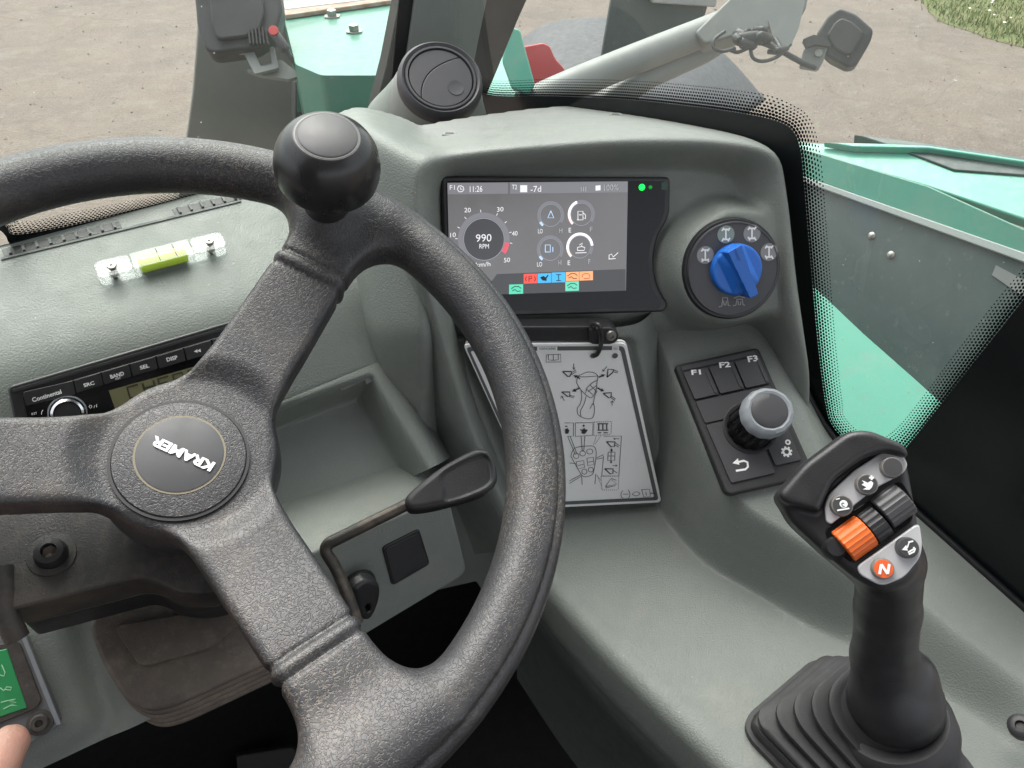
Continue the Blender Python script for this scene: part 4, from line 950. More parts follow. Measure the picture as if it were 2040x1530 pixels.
prism('vial_block', LV, LB(.265, .735, .0, 1), .0035, hL + .0004, m_clear, lv, .001)
vf = Fr(LV.w(la0 + (la1 - la0) * .31, lb0 + lw_ * .5, .0066), LV.u); lathe('vial', vf, [(.001, 0), (.0058, .001), (.0062, .003), (.0062, (la1 - la0) * .38 - .003), (.0058, (la1 - la0) * .38 - .001), (.001, (la1 - la0) * .38)], m_vial, lv, 24)
strokes('vial_mark', LV, [[(la0 + (la1 - la0) * u, lb0 + lw_ * .12), (la0 + (la1 - la0) * u, lb0 + lw_ * .88)] for u in (.47, .60)], .0006, hL + .0008, m_print, lv)
for u in (.12, .88):
    c_ = (la0 + (la1 - la0) * u, lb0 + lw_ * .5); lathe('screw', Fr(LV.w(*c_, 0), LV.n, LV.u), [(.0016, 0), (.0016, hL), (.0034, hL + .0003), (.0030, hL + .0016), (.0010, hL + .0018), (.0008, hL + .001), (.0002, hL + .001)], m_metal, lv, 18)
    hx = [LV.w(c_[0] + .0028 * math.cos(a), c_[1] + .0028 * math.sin(a), .003 + .0075 * a / (2 * math.pi * 4)) for a in np.linspace(0, 2 * math.pi * 4, 60)]
    tube('spring', hx, .0006, m_metal, lv, 6)

# ================================================================== CAR RADIO
rd = thing('car_radio', 'black car radio with olive display set in the dash behind the steering wheel', 'radio', Rf.pw(235, 760))
R0 = Fr(Rf.pw(235, 760), Rf.n, Rf.pw(455, 648) - Rf.pw(18, 768))
rq = [(14, 770), (470, 636), (520, 780), (42, 905)]
hR = .008
prism('radio_frame', R0, roundpoly(R0.poly(rq, hR), .004), -.02, hR, m_black, rd, .002)
prism('frame_rib', R0, roundpoly(R0.poly([(24, 776), (470, 645), (473, 650), (27, 782)], hR), .0008, 3), hR - .001, hR + .0012, m_blackdull, rd, .0005)
prism('radio_face', R0, roundpoly(R0.poly([(43, 787), (480, 658), (520, 790), (70, 905)], hR), .002), hR - .002, hR + .002, m_gloss, rd, .0008)
hf = hR + .0022
def ZR(x, y): return (x / 3.327, 600 + y / 3.327)
bt = [(150, 600, 485, 525), (487, 524, 668, 470), (670, 469, 855, 415), (858, 414, 1030, 365), (1034, 364, 1215, 310), (1218, 309, 1400, 255), (1402, 254, 1560, 208)]
for i, (x0, y0, x1, y1) in enumerate(bt):
    dy = 95 if i == 0 else 85
    b_ = prism('radio_button', R0, roundpoly(R0.poly([ZR(x0 + 4, y0 + 2), ZR(x1 - 4, y1 + 3), ZR(x1 + 16, y1 + dy), ZR(x0 + 22, y0 + dy)], hf), .0008, 2), hR + .001, hf + .0008, m_black, rd, .0004)
    hh = hf + .0011
    def tz(s_, p0, p1, p2, **k): text('lettering', R0, s_, ZR(*p0), ZR(*p1), ZR(*p2), hh, m_white, b_, **k)
    if i == 0: tz('Continental', (218, 670), (410, 612), (208, 642), bold=.02)
    if i == 1: tz('SRC', (558, 572), (628, 552), (551, 548), bold=.03)
    if i == 2: tz('BAND', (735, 515), (825, 490), (727, 490), bold=.03); tz('AST', (765, 524), (802, 514), (761, 510))
    if i == 3: tz('SEL', (930, 455), (992, 438), (924, 430), bold=.03)
    if i == 4: tz('DISP', (1108, 402), (1180, 384), (1100, 376), bold=.03)
    if i == 5: flats('skip_print', R0, [R0.poly([ZR(1285, 334), ZR(1308, 318), ZR(1311, 342)], hh), R0.poly([ZR(1308, 330), ZR(1328, 315), ZR(1332, 338)], hh)], hh, m_white, b_)
    if i == 6: tz('>>', (1460, 295), (1510, 280), (1455, 275))
lc = flat('radio_display', R0, R0.poly([ZR(720, 592), ZR(1500, 375), ZR(1560, 520), ZR(770, 735)], hf), hf, m_lcd, rd)
m_seg = mat('lcd_segment', (.03, .03, .018), .4)
# fourteen-segment style characters
SEG = {'C': 'TABDL', 'H': 'ALMCR', 'E': 'TALMB', 'R': 'TALMX', 'I': 'TVB', 'F': 'TALM'}
def chars(s_, p0, p1, p2):
    o_, x_, y_ = aff(R0, p0, p1, p2, hf); n = len(s_); L_ = []
    for i, c in enumerate(s_):
        P = lambda u, v: o_ + x_ * (i + .12 + u * .70) / n + y_ * v
        g = {'C': [[(1, 1), (0, 1), (0, 0), (1, 0)]], 'H': [[(0, 0), (0, 1)], [(1, 0), (1, 1)], [(0, .5), (1, .5)]], 'E': [[(1, 1), (0, 1), (0, 0), (1, 0)], [(0, .5), (.8, .5)]], 'R': [[(0, 0), (0, 1), (.9, 1), (.95, .55), (0, .5)], [(.45, .5), (1, 0)]], 'I': [[(0, 1), (1, 1)], [(.5, 0), (.5, 1)], [(0, 0), (1, 0)]], 'F': [[(1, 1), (0, 1), (0, 0)], [(0, .5), (.8, .5)]]}[c]
        L_ += [[P(*q) for q in l] for l in g]
    strokes('lettering', R0, L_, .0014, hf + .0003, m_seg, lc)
chars('CHERIEFF', ZR(850, 645), ZR(1620, 430), ZR(830, 575))
kc_ = R0.px(*ZR(448, 740), hf); kr_ = np.linalg.norm(R0.px(*ZR(580, 715), hf) - R0.px(*ZR(312, 740), hf)) / 2
KF = Fr(R0.w(*kc_, hR), R0.n, R0.u)
lathe('volume_knob', KF, [(kr_, 0), (kr_, .002), (kr_ * .97, .003), (kr_ * .93, .003)], m_ringgrey, rd, 40)
lathe('knob_body', KF, [(kr_ * .93, .002), (kr_ * .90, .009), (kr_ * .82, .0125), (kr_ * .70, .0135), (kr_ * .62, .012), (.0003, .0115)], m_chrome, rd, 48)
lathe('knob_cap', KF, [(kr_ * .62, .0115), (kr_ * .60, .0128), (kr_ * .3, .0132), (.0003, .0134)], m_black, rd, 40)
text('lettering', R0, 'RST', ZR(212, 757), ZR(248, 748), ZR(208, 742), hf + .0003, m_white, rd)
strokes('knob_print', R0, [R0.poly([ZR(*p) for p in l], hf) for l in ([(590, 700), (595, 690), (606, 690), (608, 702), (600, 710), (590, 700)], [(622, 708), (628, 690)], [(285, 720), (276, 735), (275, 752)], [(640, 682), (640, 702)])], .0004, hf + .0003, m_white, rd)
# ================================================================== STEERING WHEEL
sw = thing('steering_wheel', 'large black grained three-spoke steering wheel dusted with soil', 'steering wheel', W.w(0, 0, -.05))
RW, RT = .190, .0172
ANG = [rad(31.5), rad(-89), rad(156)]
def zc(s): return -.0215 + .0195 * ss((s - .035) / .14)
def fwheel(X, Y, Z):
    rho = np.sqrt(X * X + Y * Y); q = rho - RW
    th = np.arctan2(Z, q)
    rim = np.sqrt(q * q + (Z * 1.03) ** 2) - RT
    rim = rim + .0011 * np.exp(-((th - .95) / .09) ** 2) - .0006 * np.exp(-((th - .62) / .16) ** 2) - .0004 * np.exp(-((th - 1.3) / .2) ** 2)
    f = None
    for i, a in enumerate(ANG):
        s = X * math.cos(a) + Y * math.sin(a); t = -X * math.sin(a) + Y * math.cos(a)
        hw = .0228 + .0012 * np.clip((.13 - s) / .05, 0, 1) + .003 * np.clip((.075 - s) / .04, 0, 1) ** 2 + .004 * ss((s - .14) / .03)
        z0 = zc(s); r = .0050; ht = .0100
        dx, dz = np.abs(t) - hw + r, np.abs(Z - z0 - .0015 * np.cos(t / .0225 * 1.5)) - ht + r
        d = np.minimum(np.maximum(dx, dz), 0) + np.sqrt(np.maximum(dx, 0) ** 2 + np.maximum(dz, 0) ** 2) - r
        g = np.exp(-((s - .1245) / .0016) ** 2) + np.exp(-((s - .1335) / .0016) ** 2)
        d = d + .0017 * g * (s > .1) - .0008 * np.exp(-((s - .129) / .0035) ** 2)
        d = np.maximum(np.maximum(d, -s), s - .182)
        f = d if f is None else smin(f, d, .006)
    hub = extr_sdf(rho - .0455, Z, -.052, -.0165, .008)
    lower = cap_sdf((X, Y, Z), (0, 0, -.06), (0, 0, -.04), .040, .046)
    hub = smin(hub, lower, .01)
    f = smin(f, hub, .008)
    f = np.where(rho < .125, smax(f, Z - (zc(rho) + .0100 - .0055 * ss((.060 - rho) / .018)), .003), f)
    boss = cap_sdf((X, Y, Z), (KX, KY, -.012), (KX, KY, .006), .017, .017)
    f = smin(f, boss, .016)
    f = smin(f, rim, .024)
    return f
KX, KY = W.px(652, 447, 0)
P, F, N = snet(fwheel, (-.214, -.214, -.085), (.214, .214, .024), .00195)
rho = np.hypot(P[:, 0], P[:, 1]); fc = P[F].mean(1); fr_ = np.hypot(fc[:, 0], fc[:, 1]); fa = np.arctan2(fc[:, 1], fc[:, 0])
lab = np.zeros(len(F), int); lab[fr_ > .150] = 1
sel = (fr_ > .052) & (fr_ <= .150); da = np.stack([np.abs((fa - a + np.pi) % (2 * np.pi) - np.pi) for a in ANG], 1)
lab[sel] = 2 + da.argmin(1)[sel]
VW3 = W.o + P[:, :1] * W.u + P[:, 1:2] * W.v + P[:, 2:] * W.n; NW3 = N[:, :1] * W.u + N[:, 1:2] * W.v + N[:, 2:] * W.n
for l, nm in enumerate(('hub', 'rim', 'spoke', 'spoke', 'spoke')):
    f = F[lab == l]; us = np.unique(f); rm = np.full(len(P), -1); rm[us] = np.arange(len(us))
    o = mesh_obj(nm, VW3[us], rm[f], m_wheel, sw, normals=NW3[us])
    if l == 0: hub_o = o
HC = Fr(W.w(*W.px(359, 912, -.0150), -.0158), W.n, W.u)
rc = .0335
lathe('cap_gap', HC, [(rc * 1.045, -.004), (rc * 1.045, .0004), (rc * .99, .0004)], m_seal, sw, 72)
lathe('hub_cap', HC, [(rc, -.004), (rc, .0005), (rc * .98, .0013), (rc * .80, .0018), (rc * .69, .0020), (.0004, .0020)], m_wheel, sw, 72)
EC = Fr(HC.w(*HC.px(359, 905, .002), 0), W.n, W.u); re = .0222
lathe('emblem_ring', EC, [(re * 1.03, .001), (re * 1.03, .0023), (re * .985, .0024)], m_dustline, sw, 64)
em = lathe('emblem_disc', EC, [(re * .985, .001), (re * .98, .0026), (re * .95, .0028), (.0004, .0029)], m_cap, sw, 64)
text('lettering', EC, 'KRAMER', (430, 922), (309, 867), (421, 941), .0037, m_white, em, shear=.12, bold=.045)
# spinner knob
KNB = Fr(W.w(KX, KY, 0), nrm(W.n - W.u * .06 + W.v * .02))
kn = thing('spinner_knob', 'shiny black spinner knob standing on the steering wheel', 'knob', KNB.w(0, 0, .01))
rk = .0305
lathe('knob_stem', KNB, [(.0150, .004), (.0146, .012), (.0132, .024), (.0132, .038), (.018, .043)], m_black, kn, 40)
prof = spline([(.004, .040), (rk * .72, .0405), (rk * .93, .0425), (rk * .99, .0475), (rk * 1.0, .0550), (rk * .95, .0625), (rk * .81, .0700), (rk * .63, .0745), (rk * .56, .0750)], 6)
lathe('knob_body', KNB, [tuple(p) for p in prof], m_knob, kn, 72, cap=True)
lathe('knob_cap', KNB, [(rk * .545, .0735), (rk * .54, .0754), (rk * .51, .0759), (.0004, .0761)], m_cap, kn, 56)
lathe('cap_gap', KNB, [(rk * .575, .0740), (rk * .575, .0752), (rk * .535, .0752)], m_seal, kn, 56)

# ================================================================== STEERING COLUMN
cc = thing('column_cover', 'black dusty clamshell cover on the steering column with a hex bolt', 'column cover', W.w(-.06, -.05, -.12))
ch = -.070
cq_ = W.poly([(-60, 1010), (12, 1218), (283, 1150), (318, 1160), (352, 1180), (420, 1184), (520, 1150), (440, 960)], ch)
cq_ = roundpoly(cq_, [0, .004, .01, .02, .02, .02, .01, 0])
prism('upper_shell', W, cq_, ch - .032, ch, m_dusty, cc, .002)
c_ = cq_.mean(0); prism('lower_shell', W, c_ + (cq_ - c_) * .985, ch - .060, ch - .0328, m_black, cc, .0015)
bp_ = W.px(103, 1105, ch)
BF = Fr(W.w(*bp_, ch), W.n, W.u)
lathe('bolt_recess', BF, [(.0125, -.001), (.0120, .0008), (.0085, .0012), (.008, .0)], m_dusty, cc, 32)
bo = lathe('hex_bolt', BF, [(.0082, -.001), (.0082, .004), (.0070, .0075), (.0040, .0080), (.0038, .004), (.0003, .004)], m_black, cc, 32)
lathe('bolt_socket', BF, [(.0038, .003), (.0037, .0048), (.0003, .0048)], m_rubberdust, bo, 6)
o = tube('column_lever', [W.w(*W.px(2, 1130, ch), ch), W.w(*W.px(4, 1220, ch), ch - .004), W.w(*W.px(22, 1262, ch), ch - .012)], [.006, .0065, .006], m_dusty, seg=14); tag(o, 'stub of a black lever at the left edge under the steering wheel', 'lever')
gt = thing('column_gaiter', 'dusty brown-black pleated rubber gaiter round the steering column', 'gaiter', W.pw(340, 1390, -.18))
gh = -.142
gq = W.poly([(178, 1255), (205, 1325), (250, 1396), (300, 1418), (352, 1404), (600, 1290), (600, 1120), (250, 1060)], gh)
gq = roundpoly(gq, [.004, .02, .015, .02, .015, .01, .01, 0]); gcn = gq.mean(0)
for i in range(5):
    g_ = gcn + (gq - gcn) * (1 + .012 * i); z_ = gh - i * .0165
    prism('pleat', W, g_, z_ - .0088, z_, m_rubberdust, gt, .0032)
prism('gaiter_core', W, gcn + (gq - gcn) * .88, gh - .085, gh - .003, m_rubberdust, gt)
rp = gcn + (roundpoly(W.poly([(225, 1250), (280, 1332), (430, 1290), (520, 1200)], gh), .006) - gcn) * .98
prism('raised_pad', W, rp, gh - .002, gh + .0040, m_rubberdust, gt, .0016)

# ================================================================== INDICATOR STALK
PD = pxframe(900, 955, .52, 20, 62)
st = thing('indicator_stalk', 'black paddle stalk on a bent steel rod right of the column', 'stalk', PD.pw(660, 1090))
pts = [PD.pw(712, 1240, -.035), PD.pw(690, 1180, -.022), PD.pw(668, 1130, -.012), PD.pw(650, 1100, -.006), PD.pw(654, 1084, -.004), PD.pw(672, 1074, -.003), PD.pw(720, 1050, -.002), PD.pw(775, 1023, -.001), PD.pw(835, 993, 0)]
tube('rod', spline(pts, 6), .0040, m_darksteel, st, 16)
pq = spline(PD.poly([(808, 992), (838, 962), (880, 930), (935, 899), (962, 894), (980, 904), (990, 935), (989, 962), (965, 984), (900, 1005), (845, 1017), (815, 1016)], .006), 5, True)
pad_in = spline(PD.poly([(878, 950), (900, 930), (950, 908), (968, 908), (978, 922), (982, 945), (978, 960), (955, 976), (892, 998), (884, 972)], .009), 5, True)
def fpad(X, Y, Z):
    d = extr_sdf(sdpoly(X, Y, pq), Z, -.006, .0085, .0045)
    s2 = sdpoly(X, Y, pad_in)
    return np.maximum(d, -np.maximum(s2, .0062 - Z)) + 0 if False else smax(d, -smax(s2, .0068 - Z, .002), .0015)
lo_, hi_ = pq.min(0), pq.max(0)
sdf_obj('paddle', PD, fpad, (lo_[0] - .004, lo_[1] - .004, -.009), (hi_[0] + .004, hi_[1] + .004, .012), .0009, m_black, st)

# ================================================================== IGNITION LOCK, BLANKING PLATE
ig = thing('ignition_lock', 'black ignition lock with its key in the lower switch box', 'ignition lock', BX.pw(715, 1170))
IG = Fr(BX.pw(712, 1168, .0), nrm(BX.n + [.05, -.0, .25])) ; IG = Fr(BX.pw(712, 1165), BX.n, BX.u)
lathe('lock_barrel', IG, [(.0150, -.002), (.0150, .003), (.0130, .006), (.0112, .007), (.0105, .010), (.004, .010)], m_black, ig, 40)
ko = spline(IG.poly([(700, 1165), (720, 1148), (742, 1150), (752, 1166), (748, 1195), (735, 1222), (720, 1228), (710, 1215), (704, 1185)], .018), 5, True)
hole_ = circle(IG.px(727, 1202, .018), .0022, 16, .0045)
def fkey(X, Y, Z):
    d = extr_sdf(sdpoly(X, Y, ko), Z, .012, .024, .004)
    return smax(d, -sdpoly(X, Y, hole_), .0015)
lo_, hi_ = ko.min(0), ko.max(0)
sdf_obj('key_bow', IG, fkey, (lo_[0] - .004, lo_[1] - .004, .009), (hi_[0] + .004, hi_[1] + .004, .027), .0008, m_black, ig)
bq = BX.poly([(762, 1092), (836, 1055), (857, 1124), (782, 1168)], .002)
o = thing('blanking_plate', 'square black blanking plate in the lower switch box', 'blanking plate', BX.w(*bq.mean(0), 0))
prism('plate', BX, roundpoly(bq, .004), -.003, .002, m_black, o, .0008)
prism('plate_edge', BX, roundpoly(bq.mean(0) + (bq - bq.mean(0)) * .90, .003), .0015, .0026, m_blackdull, o, .0005)

# ================================================================== GREEN ROCKER PANEL
SPN = Fr(LD.pw(60, 1370, .012), nrm(ndir(36, 52)))
gp = thing('rocker_panel', 'grey switch panel with a green rocker at the lower left corner', 'switch panel', SPN.pw(60, 1440))
pq_ = roundpoly(SPN.poly([(-120, 1290), (48, 1258), (122, 1444), (60, 1482), (-120, 1560)]), [0, .004, .006, .002, 0])
prism('panel_plate', SPN, pq_, -.014, 0, mat('panel_grey', (.13, .135, .14), .45, mottle=(30, .4, (.17, .16, .15))), gp, .0012)
prism('panel_edge', SPN, SPN.poly([(38, 1259), (48, 1258), (122, 1442), (112, 1446)], .0005), -.001, .0009, m_ringgrey, gp, .0004)
prism('rocker_frame', SPN, roundpoly(SPN.poly([(-120, 1310), (38, 1275), (84, 1395), (72, 1412), (-120, 1490)], .001), .004), -.001, .0016, m_dusty, gp, .0008)
rk_ = prism('green_rocker', SPN, SPN.poly([(-120, 1325), (14, 1292), (54, 1410), (-120, 1470)], .0018), 0, .0022, m_green, gp, .0006)
def ZG(x, y): return (x / 3.06, 1030 + y / 3.06)
m_greenp = mat('pale_green_print', (.35, .70, .42), .5)
strokes('hand_print', SPN, [SPN.poly([ZG(*p) for p in l], .0023) for l in ([(5, 1130), (40, 1120), (95, 1110), (60, 1125), (100, 1130), (65, 1140), (105, 1150), (60, 1150), (20, 1170)], [(0, 1040), (25, 1060), (40, 1035), (70, 1038), (65, 1055), (25, 1050)], [(-10, 960), (25, 970), (30, 945), (10, 900)])], .0006, .0024, m_greenp, rk_)
SBP = SPN.px(80, 1440); SB = Fr(SPN.w(*SBP, 0), SPN.n, SPN.u)
lathe('panel_screw', SB, [(.0075, -.001), (.0072, .001), (.0052, .0015), (.0050, .004), (.0042, .0048), (.0022, .0048), (.0020, .003), (.0002, .003)], m_dusty, gp, 24)

# ================================================================== JOYSTICK
jf = pxframe(1720, 1020, .455, -22, 50, (1675, 1005), (1775, 932))
JT = Fr(jf.o, jf.n, jf.u)
js = thing('joystick', 'black joystick with grey and orange thumb controls standing on a ribbed boot', 'joystick', K.pw(1740, 1480, .01))
hp = roundpoly(JT.poly([(1548, 985), (1600, 925), (1685, 862), (1725, 858), (1800, 890), (1812, 935), (1822, 990), (1838, 1090), (1834, 1135), (1800, 1170), (1755, 1182), (1700, 1150), (1640, 1100), (1575, 1040)]), .006, 3)
brow = roundpoly(JT.poly([(1548, 985), (1600, 925), (1685, 862), (1725, 858), (1800, 888), (1808, 915), (1760, 900), (1715, 915), (1655, 960), (1634, 1010), (1628, 1020), (1560, 1003)], .004), .005, 3)
def toJ(P): return tuple(JT.loc(P))
A0 = toJ(at(1772, 1120, .468)); A1 = toJ(at(1768, 1215, .492)); A2 = toJ(at(1761, 1310, .512)); A3 = toJ(at(1782, 1392, .525)); A4 = toJ(at(1796, 1450, .545))
A5 = toJ(at(1815, 1345, .515))
ax_ = nrm(np.subtract(A3, A2))
def fjoy(X, Y, Z):
    dh = extr_sdf(sdpoly(X, Y, hp) + 0, Z, -.034, .0015, .0065)
    db = extr_sdf(sdpoly(X, Y, brow), Z, -.030, .0115, .004)
    f = smin(dh, db, .004)
    g = cap_sdf((X, Y, Z), toJ(at(1745, 1060, .480)), A0, .020, .0195)
    g = smin(g, cap_sdf((X, Y, Z), A0, A1, .0195, .0195), .004)
    g = smin(g, cap_sdf((X, Y, Z), A1, A2, .0195, .0200), .004)
    g = smin(g, cap_sdf((X, Y, Z), A2, A3, .0200, .0300), .006)
    g = smin(g, cap_sdf((X, Y, Z), A3, A4, .0300, .0290), .004)
    g = smin(g, cap_sdf((X, Y, Z), A2, A5, .012, .016), .008)
    f = smin(f, g, .009)
    return f
lo_ = np.min([hp.min(0), (A3[0] - .04, A4[1] - .055)], 0); hi_ = np.max([hp.max(0), (A4[0] + .05, A3[1])], 0)
zz = [A0[2], A1[2], A2[2], A3[2], A4[2], A5[2]]
lo3 = (lo_[0] - .006, lo_[1] - .004, min(zz) - .05); hi3 = (hi_[0] + .006, hi_[1] + .006, .016)
P, F, N = snet(fjoy, lo3, hi3, .0018)
VJ = JT.o + P[:, :1] * JT.u + P[:, 1:2] * JT.v + P[:, 2:] * JT.n; NJ = N[:, :1] * JT.u + N[:, 1:2] * JT.v + N[:, 2:] * JT.n
mesh_obj('grip', VJ, F, m_black, js, normals=NJ)
hJ = .0015
up_ = roundpoly(JT.poly([(1641, 1010), (1650, 985), (1700, 938), (1765, 895), (1790, 898), (1808, 925), (1800, 942), (1740, 975), (1655, 1045), (1645, 1040)], hJ), .003, 4)
prism('upper_button_plate', JT, up_, -.004, hJ + .0025, m_silver, js, .0014)
lo_p = roundpoly(JT.poly([(1706, 1128), (1830, 1040), (1836, 1085), (1832, 1110), (1800, 1150), (1755, 1168), (1712, 1145)], hJ), .004, 4)
prism('lower_button_plate', JT, lo_p, -.004, hJ + .0025, m_silver, js, .0014)
def jbtn(x, y, m_face, m_rim, k=1.0):
    c = JT.px(x, y, hJ + .006); r = np.linalg.norm(JT.px(x + 22, y - 4, hJ + .006) - c) * k
    f_ = Fr(JT.w(*c, hJ), JT.n, JT.u)
    b_ = lathe('thumb_button', f_, [(r * 1.04, 0), (r, .0062), (r * .94, .0076), (r * .86, .0078)], m_rim, js, 36)
    lathe('button_face', f_, [(r * .86, .0070), (r * .84, .0081), (.0003, .0083)], m_face, b_, 36)
    return b_, f_, r
b1_, f1_, r1_ = jbtn(1677, 1007, m_btn, m_btnrim); b2_, f2_, r2_ = jbtn(1727, 965, m_btn, m_btnrim); b3_, f3_, r3_ = jbtn(1777, 931, m_btn, m_btnrim)
b4_, f4_, r4_ = jbtn(1759, 1133, m_orangeb, m_btnrim); b5_, f5_, r5_ = jbtn(1808, 1091, m_btn, m_btn)
hq = .0087
def ux(f, r, pts): # unit icon: right is to the reader's right in the picture
    e1 = nrm(f.px(1850, 1000, hq) - f.px(1700, 1000, hq)); e2 = np.array([-e1[1], e1[0]])
    return [np.array(e1) * p[0] * r + e2 * p[1] * r for p in pts]
flats('snail_print', f1_, [ux(f1_, r1_, [(-.5, -.55), (.6, -.35), (.55, -.2), (.1, -.3), (-.5, -.4)]), ux(f1_, r1_, [(.1 + .36 * math.cos(a), .12 + .36 * math.sin(a)) for a in np.linspace(0, 6.1, 18)]), ux(f1_, r1_, [(-.55, .5), (-.2, .58), (-.2, .68), (-.55, .6)])], hq, m_white, b1_)
strokes('snail_print', f1_, [ux(f1_, r1_, [(.1 + .05 * a * math.cos(a), .12 + .05 * a * math.sin(a)) for a in np.linspace(.5, 5, 14)])], .0005, hq + .0002, m_btn, b1_)
flats('hare_print', f2_, [ux(f2_, r2_, [(-.45, -.5), (.1, -.55), (.35, -.3), (.5, .1), (.3, .3), (0, .12), (-.3, .28), (-.5, .35), (-.3, .1), (-.55, -.05), (-.4, -.15), (-.15, -.3)])], hq, m_white, b2_)
strokes('hare_print', f2_, [ux(f2_, r2_, [(.15, .6), (.6, .6)]), ux(f2_, r2_, [(.375, .38), (.375, .82)])], .0011, hq, m_white, b2_)
strokes('letter_print', f4_, [ux(f4_, r4_, [(-.42, -.5), (-.2, .42)]), ux(f4_, r4_, [(-.2, .42), (.28, -.46)]), ux(f4_, r4_, [(.28, -.46), (.5, .45)])], .0015, hq, m_white, b4_)
flats('boom_print', f5_, [ux(f5_, r5_, [(-.62, -.22), (-.1, -.28), (-.2, .25)]), ux(f5_, r5_, [(-.2, .0), (.05, .55), (.14, .5), (-.08, -.05)])], hq, m_white, b5_)
strokes('boom_print', f5_, [ux(f5_, r5_, [(.0, .5), (.45, .62)]), ux(f5_, r5_, [(-.1, -.45), (.3, -.2), (.45, -.1)]), ux(f5_, r5_, [(-.05, -.62), (.42, -.38), (.55, -.1), (.4, .05)])], .0009, hq, m_white, b5_)
# thumb rollers in a dark well
well = roundpoly(JT.poly([(1640, 1055), (1795, 955), (1822, 1000), (1818, 1040), (1700, 1125), (1655, 1090)], hJ), .004, 4)
prism('roller_well', JT, well, -.006, hJ + .0006, m_gloss, js, .0006)
def roller(xc, yc, r, w2, m_, name):
    c = JT.px(xc, yc, .004); f_ = Fr(JT.w(*c, -.001), JT.u, JT.v); V, F = [], []; seg = 44
    for i in range(seg):
        a = 2 * math.pi * i / seg; q = r * (1 - .055 * (i % 2)) 
        for h_ , k_ in ((-w2, .93), (-w2 * .92, 1), (w2 * .92, 1), (w2, .93)): V.append(f_.w(q * k_ * math.cos(a), q * k_ * math.sin(a), h_))
    for i in range(seg):
        for j in range(3): a, b = i * 4 + j, ((i + 1) % seg) * 4 + j; F.append((a, b, b + 1, a + 1))
    F.append(tuple(i * 4 + 3 for i in range(seg))); F.append(tuple(i * 4 for i in range(seg - 1, -1, -1)))
    o = mesh_obj(name, V, F, m_, js); e = o.modifiers.new('edges', 'EDGE_SPLIT'); e.split_angle = rad(35); return o
o = roller(1704, 1072, .0108, .0086, m_orange, 'orange_roller')
o = roller(1782, 1007, .0106, .0084, m_btn, 'grey_roller')
roller(1745, 1045, .0105, .0050, m_black, 'roller_divider')
c = JT.px(1664, 1090, 0); lathe('well_end', Fr(JT.w(*c, -.008), JT.n, JT.u), [(.008, 0), (.0078, .008), (.005, .012), (.0003, .012)], m_black, js, 24)
# cup round the foot of the grip
Pa, Pb = JT.w(*A4), JT.w(*A2)
GC = frame_from_dir(JT.w(*A3) * .45 + Pa * .55 - Rv * .007, Pb - Pa)
lathe('grip_cup', GC, [(.024, -.028), (.0385, -.024), (.0405, -.012), (.0390, .001), (.0355, .005), (.0315, .0055), (.026, .003)], m_blackdull, js, 56)
# ribbed boot
bt_ = thing('joystick_boot', 'square black ribbed rubber boot round the joystick foot on the console shelf', 'boot', K.pw(1690, 1530))
cor = K.px(1480, 1450, .002); f2 = Fv[:2]; r2v = Rv[:2]; side = .155; sx_ = .092
cb = cor + r2v * sx_ / 2 - f2 * side / 2
neck = at(1786, 1412, .530); nk = K.loc(neck)
def sqr(c, half, cr_, h_, tilt=0, n=9, hx=None):
    hx = half if hx is None else hx
    P_ = roundpoly([c - r2v * hx + f2 * half, c - r2v * hx - f2 * half, c + r2v * hx - f2 * half, c + r2v * hx + f2 * half], cr_, n)
    d = P_ - c
    return K.rows(P_, 0) + np.outer(h_ + tilt * (d @ f2), [0, 0, 1.0])
lev = [(0, 0, 1.0), (0, .006, 1.0)]
NF = 5
for i in range(NF):
    u0, u1 = i / NF, (i + 1) / NF
    lev += [(u0 + .01, None, 1), (u0 + .55 / NF, None, 1), (u1 - .22 / NF, None, .985), (u1 - .04 / NF, None, .93)]
rings = []
H_n = nk[2] - .012
def ringat(u, h_, k): 
    c = cb * (1 - u) + nk[:2] * u; half = (side / 2) * (1 - u) + .034 * u
    hx = (sx_ / 2) * (1 - u) + .034 * u
    return sqr(c, half * k, min(half, hx) * (.30 + .66 * u), h_, .28 * u, hx=hx * k)
rings.append(ringat(0, 0, 1)); rings.append(ringat(0, .010, 1)); rings.append(ringat(0.02, .013, .985))
for i in range(NF):
    u = (i + .25) / NF; u2 = (i + 1) / NF
    h0_, h1_ = .013 + (H_n - .013) * i / NF, .013 + (H_n - .013) * (i + 1) / NF
    rings += [ringat(u - .03, h0_ + .0 * (h1_ - h0_), .90), ringat(u - .01, h0_ + .12 * (h1_ - h0_), .90), ringat(u + .0, h0_ + .45 * (h1_ - h0_), 1.0), ringat(u + .02, h1_ - .02 * (h1_ - h0_), 1.01), ringat(u + .05, h1_ + .0008, .985), ringat(u2 - .03, h1_ - .0006, .93)]
rings.append(ringat(1, H_n + .006, .86)); rings.append(ringat(1, H_n + .02, .80))
n = len(rings[0]); V = np.concatenate(rings); F = []
for i in range(len(rings) - 1):
    for j in range(n): F.append((i * n + j, i * n + (j + 1) % n, (i + 1) * n + (j + 1) % n, (i + 1) * n + j))
o = mesh_obj('boot_bellows', V, F, m_blackdull, bt_); e = o.modifiers.new('edges', 'EDGE_SPLIT'); e.split_angle = rad(55)
e = sqr(cb, side / 2 + .004, .02, .001, hx=sx_ / 2 + .004); e2 = sqr(cb, side / 2 + .004, .02, .006, hx=sx_ / 2 + .004)
V = np.concatenate([e, e2]); F = [(j, (j + 1) % n, n + (j + 1) % n, n + j) for j in range(n)] + [tuple(range(n, 2 * n))]
mesh_obj('boot_flange', V, F, m_black, bt_, smooth=False)

